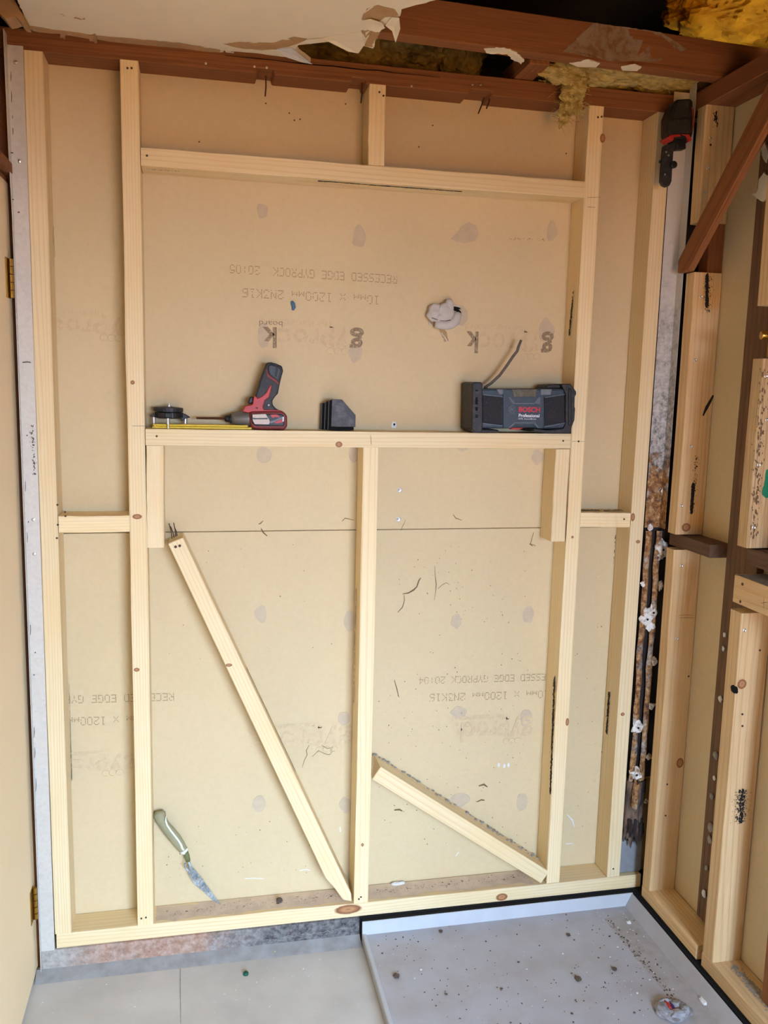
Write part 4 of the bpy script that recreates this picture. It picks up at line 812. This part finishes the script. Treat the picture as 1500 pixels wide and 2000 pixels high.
# radio
YR = -.118
ra = thing('jobsite_radio', 'navy and black jobsite radio with rubber bumpers on the shelf rail', 'radio', (.92, -.06, ZS))
def rp(lst, y0, th, name, mat, par=ra, bev=.002, seg=2, sm=False): 
    q = [flat(onY(910 + x / 6.52, 730 + y / 6.52, YR), 1, y0) for x, y in lst]
    for v in q: v.z = max(v.z, ZS + .0004)
    return MB().prism(q, (0, th, 0)).build(name, mat, par, bevel=bev, seg=seg, smooth=sm)
body = rp([(180, 190), (1270, 190), (1290, 700), (1000, 705), (930, 700), (850, 690), (640, 690), (560, 700), (190, 700)], -.112, .100, 'body', 'blue', bev=.006)
rp([(84, 120), (130, 104), (195, 106), (215, 130), (216, 700), (200, 745), (120, 748), (75, 715)], -.119, .112, 'bumper', 'rubber', bev=.008, seg=3)
for y0, y1 in ((205, 225), (300, 390), (425, 470), (520, 560)): rp([(118, y0), (150, y0), (150, y1), (118, y1)], -.1195, .006, 'bumper_slot', 'hole', bev=0)
rp([(100, 700), (425, 715), (430, 755), (120, 755)], -.117, .105, 'foot', 'rubber', bev=.004)
rp([(1270, 250), (1215, 140), (1240, 128), (1335, 128), (1405, 225), (1408, 265), (1390, 285), (1385, 420), (1394, 440), (1384, 590), (1340, 700), (1345, 762), (1100, 762), (860, 742), (862, 692), (1010, 715), (1240, 700), (1268, 640)], -.119, .112, 'bumper', 'rubber', bev=.006)
rp([(1030, 190), (1070, 140), (1230, 128), (1280, 190)], -.10, .08, 'handle_stub', 'rubber', bev=.004)
rp([(1300, 190), (1335, 190), (1345, 660), (1300, 660)], -.1225, .006, 'bumper_rib', 'black', bev=.002)
rp([(222, 275), (470, 300), (470, 650), (455, 655), (222, 625)], -.1145, .004, 'speaker_grille', 'grille', bev=.001, seg=1); rp([(1005, 300), (1262, 268), (1262, 630), (1010, 665)], -.1145, .004, 'speaker_grille', 'grille', bev=.001, seg=1)
pn_ = rp([(475, 200), (1000, 200), (1000, 695), (940, 700), (860, 655), (630, 655), (560, 700), (478, 690)], -.1165, .006, 'front_panel', 'blue', bev=.002)
rp([(585, 196), (905, 196), (885, 295), (612, 295)], -.1185, .003, 'display', 'lcd', par=pn_, bev=.001, seg=1)
rp([(395, 196), (515, 196), (532, 262), (430, 262)], -.1155, .004, 'button_pad', 'button', par=ra, bev=.001, seg=1); rp([(955, 196), (1095, 196), (1080, 270), (955, 270)], -.1185, .004, 'button_pad', 'button', bev=.001, seg=1)
for lst in (((540, 300), (565, 300), (625, 375), (600, 388)), ((925, 300), (950, 300), (945, 388), (865, 378)), ((620, 372), (870, 372), (870, 386), (620, 386)), ((600, 618), (890, 618), (890, 630), (600, 630)), ((540, 690), (560, 690), (628, 630), (612, 622)), ((860, 622), (880, 620), (935, 690), (915, 695)), ((225, 262), (470, 290), (470, 300), (225, 272)), ((1005, 298), (1262, 258), (1262, 268), (1005, 308)), ((215, 625), (465, 658), (465, 668), (215, 636)), ((1000, 670), (1262, 622), (1262, 632), (1000, 682))):
    rp(lst, -.1178, .002, 'raised_edge', 'bluelight', par=pn_, bev=0)
rp([(590, 690), (750, 690), (700, 715), (610, 716)], -.108, .03, 'battery_latch', 'red', bev=.001)
def rtxt(s, x0, x1, y0, y1, mat, bold=0.):
    a = onY(910 + x0 / 6.52, 730 + y1 / 6.52, YR); b = onY(910 + x1 / 6.52, 730 + y1 / 6.52, YR); c = onY(910 + x0 / 6.52, 730 + y0 / 6.52, YR)
    a.y = -.1168; text_mesh('lettering', s, pn_, mat, a, (1, 0, 0), (0, 0, 1), b.x - a.x, c.z - a.z, bold, lift=.0006)
rtxt('BOSCH', 672, 946, 420, 488, 'redtxt', .04); rtxt('Professional', 672, 936, 508, 552, 'whitetxt', .025); rtxt('GML SoundBoxx', 668, 896, 562, 582, 'whitetxt')
c = onY(910 + 588 / 6.52, 730 + 452 / 6.52, YR); c.y = -.1172
em = MB().tube([c + Vector((math.cos(t) * .0098, 0, math.sin(t) * .0105)) for t in [k * .35 for k in range(19)]], .0010, 6).build('emblem', 'button', pn_)
MB().box(c.x - .0045, c.x + .0045, c.y - .0004, c.y + .0006, c.z - .001, c.z + .001).build('emblem_bar', 'button', em)
for s in (-1, 1): MB().tube([c + Vector((s * .0058, 0, -.006)), c + Vector((s * .004, 0, 0)), c + Vector((s * .0058, 0, .006))], .0009, 6).build('emblem_arc', 'button', em)
MB().tube([onY(x, y, -.055) for x, y in ((946, 757), (960, 748), (976, 733), (990, 714), (1002, 696), (1010, 686), (1013, 676), (1018, 664))], [.0042] * 7 + [.0038], 8, squash=.5).build('aerial', 'aerial', ra, smooth=True)
MB().lathe(onY(948, 758, -.055), (0, 0, 1), [(-.012, .007), (.002, .006)], 12).build('aerial_base', 'black', ra)
mb = MB()
for k in range(90): 
    q = onY(R.uniform(922, 1120), R.uniform(760, 842), YR); q.y = -.1198; r = R.uniform(.0003, .0009); mb.add([q + Vector((-r, 0, 0)), q + Vector((0, 0, r)), q + Vector((r, 0, 0)), q + Vector((0, 0, -r))], [(0, 1, 2, 3)])
tag(mb.build('dust_specks', 'button', ra), kind='stuff')

# impact driver, standing on its head
YD = -.052
dv = thing('impact_driver', 'red and black cordless driver standing upside down with a long bit', 'driver', (.16, YD, ZS))
def dp(lst, th, name, mat, par=dv, bev=.003, seg=3, yc=YD, push=0.):
    q = [flat(onY(380 + x / 7.5, 690 + y / 7.5, YD - .02), 1, yc - th / 2 - push) for x, y in lst]
    for v in q: v.z = max(v.z, ZS + .0004)
    return MB().prism(q, (0, th, 0)).build(name, mat, par, bevel=bev, seg=seg, smooth=False)
hs = dp([(800, 870), (840, 852), (1280, 845), (1335, 880), (1355, 930), (1358, 1060), (1335, 1110), (1300, 1122), (870, 1122), (830, 1080), (805, 1000)], .056, 'motor_housing', 'redfade', bev=.013, seg=4)
dp([(805, 880), (860, 868), (1270, 868), (1325, 900), (1335, 1070), (1300, 1085), (880, 1082), (820, 1030)], .0585, 'housing_shell', 'black', par=hs, bev=.010, seg=3)
dp([(845, 895), (1040, 888), (1062, 930), (1085, 960), (1100, 1005), (1085, 1040), (880, 1035), (850, 985)], .0600, 'label', 'decal', par=hs, bev=.0005, seg=1)
dp([(845, 940), (900, 948), (1060, 945), (1075, 965), (860, 966)], .0606, 'label_bar', 'black', par=hs, bev=0)
dp([(1105, 900), (1190, 895), (1225, 905), (1245, 940), (1180, 930), (1140, 945)], .0605, 'label', 'red', par=hs, bev=0); dp([(1095, 1000), (1180, 970), (1290, 925), (1290, 955), (1200, 985), (1120, 1025)], .0606, 'label', 'button', par=hs, bev=0); dp([(1150, 1010), (1280, 960), (1290, 1010), (1200, 1025)], .0605, 'label', 'red', par=hs, bev=0); dp([(1285, 932), (1303, 928), (1300, 998), (1284, 996)], .0607, 'label', 'whitetxt', par=hs, bev=0)
a = flat(onY(380 + 812 / 7.5, 690 + 965 / 7.5, YD - .02), 1, YD); ax = (-1, 0, .0)
nz = MB().lathe(a + Vector((.006, 0, .0005)), ax, [(0, .0225), (.012, .0225), (.030, .0205), (.046, .0175), (.056, .0145), (.057, .010)], 26).build('nose_cone', 'gunmetal', dv, smooth=True)
MB().lathe(a + Vector((-.050, 0, 0)), ax, [(0, .0135), (.005, .0125), (.006, .010), (.010, .0105), (.015, .0095), (.019, .006)], 20).build('chuck', 'black', dv, smooth=True)
MB().lathe(a + Vector((-.066, 0, .0)), ax, [(0, .0034), (.06, .0032), (.078, .003), (.0795, .0012)], 8).build('driver_bit', 'bit', dv)
grip = dp([(1000, 850), (900, 760), (895, 610), (960, 400), (1020, 230), (1060, 138), (1120, 130), (1200, 150), (1285, 190), (1300, 260), (1265, 390), (1245, 480), (1225, 590), (1180, 640), (1140, 695), (1148, 760), (1190, 805), (1270, 850)], .036, 'grip', 'rubber', bev=.009, seg=4)
dp([(1060, 142), (1120, 132), (1200, 152), (1282, 192), (1298, 260), (1262, 400), (1235, 460), (1140, 390), (1070, 330), (1042, 230)], .0385, 'battery', 'black', bev=.009, seg=4)
dp([(1190, 190), (1225, 200), (1205, 350), (1175, 340)], .0400, 'battery_rib', 'rubber', bev=.001, seg=1)
dp([(1262, 260), (1296, 265), (1290, 285), (1258, 282)], .03, 'battery_contact', 'brass', bev=0); dp([(1250, 330), (1282, 318), (1278, 345), (1248, 350)], .03, 'battery_contact', 'brass', bev=0)
dp([(1042, 225), (1062, 240), (1078, 300), (1130, 345), (1200, 385), (1240, 440), (1235, 470), (1160, 415), (1070, 350), (1048, 300)], .0405, 'red_band', 'redfade', par=grip, bev=.001, seg=1)
dp([(700, 855), (738, 775), (850, 748), (868, 640), (885, 618), (925, 660), (985, 632), (1050, 575), (1100, 480), (1135, 462), (1095, 640), (1030, 690), (1000, 790), (1015, 825), (1250, 832), (1290, 862), (1240, 862), (850, 858), (790, 872)], .0400, 'red_frame', 'red', bev=.002)
dp([(812, 640), (866, 632), (866, 735), (785, 745), (790, 690)], .020, 'trigger', 'black', bev=.004)
dp([(885, 795), (910, 786), (938, 800), (912, 818)], .0415, 'selector', 'black', bev=.001, seg=1)
c = flat(onY(380 + 1088 / 7.5, 690 + 760 / 7.5, YD - .02), 1, YD - .0185); screw(dv, c, r=.003)

# black disc fitting on bolts
c = flat(onY(330, 820, -.045), 1, -.045)
cf = thing('disc_fitting', 'black round plastic fitting standing on silver bolts at left end of the shelf rail', 'fitting', (c.x, c.y, ZS))
MB().lathe((c.x, c.y, ZS + .0265), (0, 0, 1), [(0, .030), (.003, .0385), (.016, .039), (.017, .034)], 28).build('lower_disc', 'black', cf)
MB().lathe((c.x - .001, c.y, ZS + .0445), (.02, 0, 1), [(0, .036), (.001, .0395), (.011, .0395), (.0125, .030), (.014, .012)], 28).build('upper_disc', 'rubber', cf)
MB().prism([(c.x - .046, c.y - .008, ZS + .030), (c.x - .050, c.y - .008, ZS + .034), (c.x - .036, c.y - .008, ZS + .042), (c.x - .030, c.y - .008, ZS + .028)], (0, .016, 0)).build('ear', 'black', cf, bevel=.002)
MB().prism([(c.x + .034, c.y - .008, ZS + .040), (c.x + .044, c.y - .008, ZS + .039), (c.x + .058, c.y - .008, ZS + .030), (c.x + .046, c.y - .008, ZS + .027), (c.x + .034, c.y - .008, ZS + .018), (c.x + .030, c.y - .008, ZS + .030)], (0, .016, 0)).build('ear', 'black', cf, bevel=.002)
for dx, dy, z0, z1, r in ((-.001, -.036, .0003, .028, .003), (-.040, .004, .0003, .030, .0034), (.044, .004, .0003, .030, .0034)): MB().lathe((c.x + dx, c.y + dy, ZS + z0), (0, 0, 1), [(0, r * .85), (.012, r * .85), (.0125, r * 1.5), (z1 - z0, r * 1.6)], 12).build('bolt', 'steel', cf)
MB().lathe((c.x + .001, c.y, ZS + .058), (0, 0, 1), [(0, .006), (.003, .006), (.003, .0035), (.009, .003)], 12).build('bolt', 'steel', cf)
MB().box(c.x - .009, c.x + .009, c.y - .0405, c.y - .034, ZS + .030, ZS + .042).build('clamp', 'rubber', cf, bevel=.002)
# yellow folding rule
a, b = onY(298, 836, -.06), onY(491, 837, -.06)
fr_ = thing('folding_rule', 'yellow folding rule lying folded along the shelf rail', 'rule', ((a.x + b.x) / 2, -.06, ZS))
for k, (z0, z1, e, y0, y1) in enumerate(((.0004, .0058, 0, -.074, -.064), (.0066, .0115, -.010, -.073, -.064), (.0004, .0058, -.004, -.0632, -.056), (.0066, .0115, -.012, -.0632, -.056))):
    MB().box(a.x + .002 * k, b.x + e, y0, y1, ZS + z0, ZS + z1).build('rule_leaf', 'yellow', fr_, bevel=.001, seg=1)
MB().lathe((a.x + .008, -.0745, ZS + .006), (0, -1, 0), [(0, .003), (.0008, .0028)], 10).build('rivet', 'brass', fr_)
# stack of black plates
st = thing('plate_stack', 'fanned stack of dusty black five-sided rubber plates on the shelf rail', 'plates', onY(662, 838, -.06))
st.location.z = ZS; bpy.context.view_layer.update()
fp = [(648, 779.5), (668, 780.5), (694.5, 811), (694, 834), (646, 833.5)]
for k in range(7):
    yk = -.076 + k * .0088; q = [flat(onY(x - k * 2.6 * (1.0 if x < 660 else .8), y + (k * .5 if y > 800 else k * 1.6), -.074), 1, yk) for x, y in fp]
    for v in q: v.z = max(v.z, ZS + .0004)
    if k:
        q[3].z = q[4].z = ZS + .0004
    q[4].z = max(ZS + .0004, q[4].z); MB().prism(q, (0, .0042, 0)).build('plate', 'dustyblack' if k == 0 else ('black', 'hole')[k % 2], st, bevel=.0012)  # rear plates coloured darker, alternating, to stand for shade between them

# ------------------------------------------------------------------ grey cloth in the board, blue plug
sk = thing('grey_cloth', 'crumpled grey cloth stuffed in a hole in the upper board', 'cloth', onY(868, 615, -.005))
def sp(x, y, Y): return onY(820 + x / 13.64, 570 + y / 13.64, Y)
MB().tube([sp(x, y, -.016) for x, y in ((400, 860), (520, 880), (680, 890), (840, 860), (950, 770), (1000, 640), (990, 540))], [.009, .0125, .0135, .014, .0145, .012, .007], 14, squash=.8).build('fold', 'rag', sk, smooth=True)
MB().blob(sp(420, 560, -.018), (.026, .014, .026), 4, .25, 1.6, 2).build('fold', 'rag', sk, smooth=True)
MB().blob(sp(690, 560, -.022), (.026, .015, .026), 4, .22, 1.5, 5).build('fold', 'rag', sk, smooth=True)
MB().tube([sp(x, y, -.024) for x, y in ((770, 200), (790, 300), (790, 430), (740, 580), (640, 680), (480, 690), (350, 660))], [.0085, .0125, .0135, .015, .014, .012, .006], 14, squash=.75).build('fold', 'rag', sk, smooth=True)
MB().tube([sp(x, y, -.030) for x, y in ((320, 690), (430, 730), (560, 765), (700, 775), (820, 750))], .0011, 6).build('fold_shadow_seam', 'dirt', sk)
tag(MB().tube([onY(x, y, -.005) for x, y in ((570, 588), (572, 593), (574, 600), (572, 606))], [.003, .0062, .0055, .003], 10, squash=.7).build('wall_plug', 'bluefoam', smooth=True), 'small blue plug stuck in the printed board', 'plug')

# ------------------------------------------------------------------ hand trowel
def tw(x, y, Y): return onY(280 + x / 8.824, 1570 + y / 8.824, Y)
tl = thing('hand_trowel', 'small trowel with a sage green handle and mortar-caked blade leaning on the board', 'trowel', tw(1335, 1765, -.03))
hd_ = MB().tube([tw(x, y, Y) for x, y, Y in ((268, 125, -.018), (275, 170, -.02), (300, 260, -.021), (370, 380, -.022), (470, 500, -.023), (560, 610, -.024), (640, 720, -.025), (690, 800, -.026), (705, 838, -.026))], [.012, .0185, .0165, .0150, .0165, .0165, .0148, .0120, .0085], 18, squash=.85).build('handle', 'sage', tl, smooth=True)
MB().tube([tw(x, y, Y) for x, y, Y in ((388, 215, -.0335), (385, 300, -.0365), (410, 370, -.0375), (470, 460, -.0385), (540, 550, -.0395), (610, 640, -.0395), (650, 710, -.039), (670, 770, -.037), (700, 800, -.036))], [.0012, .0024, .0027, .0029, .0029, .003, .0032, .0034, .003], 8, squash=.5).build('inlay_stripe', 'cream', hd_, smooth=True)
MB().tube([tw(x, y, -.0265) for x, y in ((672, 800), (700, 815), (728, 818))], [.0095, .0108, .0095], 14).build('collar', 'cream', tl, smooth=True)
MB().tube([tw(690, 790, -.026), tw(708, 822, -.026)], [.0135, .0118], 18).build('collar', 'cream', tl, smooth=True)
MB().tube([tw(x, y, -.0265) for x, y in ((715, 820), (750, 890), (772, 985))], [.0085, .0080, .0070], 14).build('ferrule', 'sage_dark', tl, smooth=True)
MB().tube([tw(x, y, -.027) for x, y in ((770, 970), (800, 1040), (815, 1110), (850, 1180))], [.0042, .0050, .0052, .004], 10).build('tang', 'blade', tl, smooth=True)
MB().tube([tw(x, y, -.027) for x, y in ((720, 1020), (725, 1090), (760, 1140), (790, 1150))], [.002, .003, .0034, .003], 8).build('tang_hook', 'blade', tl, smooth=True)
bl = [tw(x, y, Y) for x, y, Y in ((770, 1185, -.026), (845, 1110, -.026), (900, 1150, -.027), (1000, 1290, -.0275), (1110, 1430, -.028), (1230, 1600, -.029), (1340, 1765, -.030), (1180, 1650, -.029), (1020, 1500, -.028), (880, 1390, -.027), (810, 1270, -.026))]
for v in bl: v.z = max(v.z, ZP1 + .0006)
MB().prism(bl, (0, .0022, 0)).build('blade', 'blade', tl, bevel=.0006, seg=1)
mb = MB()
for k in range(40):
    t = R.random(); q = tw(830, 1200, -.028).lerp(tw(1140, 1540, -.030), t) + Vector((R.gauss(0, .006 * (1 - t * .6)), -.001, R.gauss(0, .004))); mb.blob(q, (R.uniform(.001, .004), .0008, R.uniform(.001, .004)), 1, .5, 2, k)
tag(mb.build('mortar_crust', 'grey_glue', tl), kind='stuff')

# ------------------------------------------------------------------ black and red tool hooked by the steel angle
def tq(x, y, Y): return onY(1270 + x / 9.09, 160 + y / 9.09, Y)
mt = thing('hand_tool', 'black and red hand tool with a bracket arm hanging at top of the corner angle', 'tool', tq(560, 1050, -.135))
def tp_(lst, Y, th, name, mat, bev=.003, par=mt): return MB().prism([tq(x, y, Y) for x, y in lst], (0, th, 0)).build(name, mat, par, bevel=bev, seg=3)
by = tp_([(480, 300), (740, 285), (770, 340), (780, 560), (770, 900), (740, 1010), (380, 1010), (320, 930), (325, 620), (400, 420)], -.172, .046, 'body', 'black', .009)
tp_([(500, 330), (700, 320), (680, 600), (420, 640)], -.1735, .004, 'face_plate', 'rubber', .001, by); tp_([(330, 690), (560, 660), (700, 650), (720, 900), (330, 920)], -.1735, .004, 'face_plate', 'rubber', .001, by)
tp_([(735, 440), (775, 480), (790, 760), (760, 880), (742, 880), (760, 640)], -.1740, .040, 'side_trim', 'redfade', .001)
tp_([(300, 985), (370, 935), (520, 922), (560, 960), (430, 975), (420, 1020), (400, 1050)], -.176, .046, 'red_trim', 'red', .002); tp_([(560, 925), (690, 925), (740, 1010), (725, 1050), (680, 1060), (670, 990), (640, 955)], -.176, .046, 'red_trim', 'red', .002)
tp_([(430, 965), (650, 955), (660, 1080), (430, 1050)], -.168, .04, 'recess', 'hole', .002)
tp_([(465, 1060), (640, 1080), (645, 1190), (470, 1200)], -.160, .026, 'knob', 'black', .004)
tp_([(235, 1135), (380, 1080), (480, 1050), (660, 1060), (640, 1100), (470, 1130), (420, 1230), (395, 1560), (385, 1760), (350, 1840), (285, 1870), (220, 1840), (185, 1770), (205, 1450)], -.158, .012, 'bracket_arm', 'rubber', .003)
MB().lathe(tq(405, 1475, -.160), (0, -1, 0), [(0, .0100), (.006, .0100), (.008, .007)], 18).build('thumb_wheel', 'black', mt)
MB().lathe(tq(195, 1420, -.154), (-1, 0, 0), [(0, .004), (.006, .004)], 10).build('pin', 'black', mt)
for x, y in ((285, 1245), (325, 1305), (260, 1640)): MB().lathe(tq(x, y, -.1578), (0, -1, 0), [(0, .003), (.001, .0025)], 10).build('screw', 'steel', mt)
MB().box(1.345, 1.386, -.126, -.0945, tq(560, 900, -.13).z, tq(560, 600, -.13).z).build('magnet_mount', 'black', mt, bevel=.003)
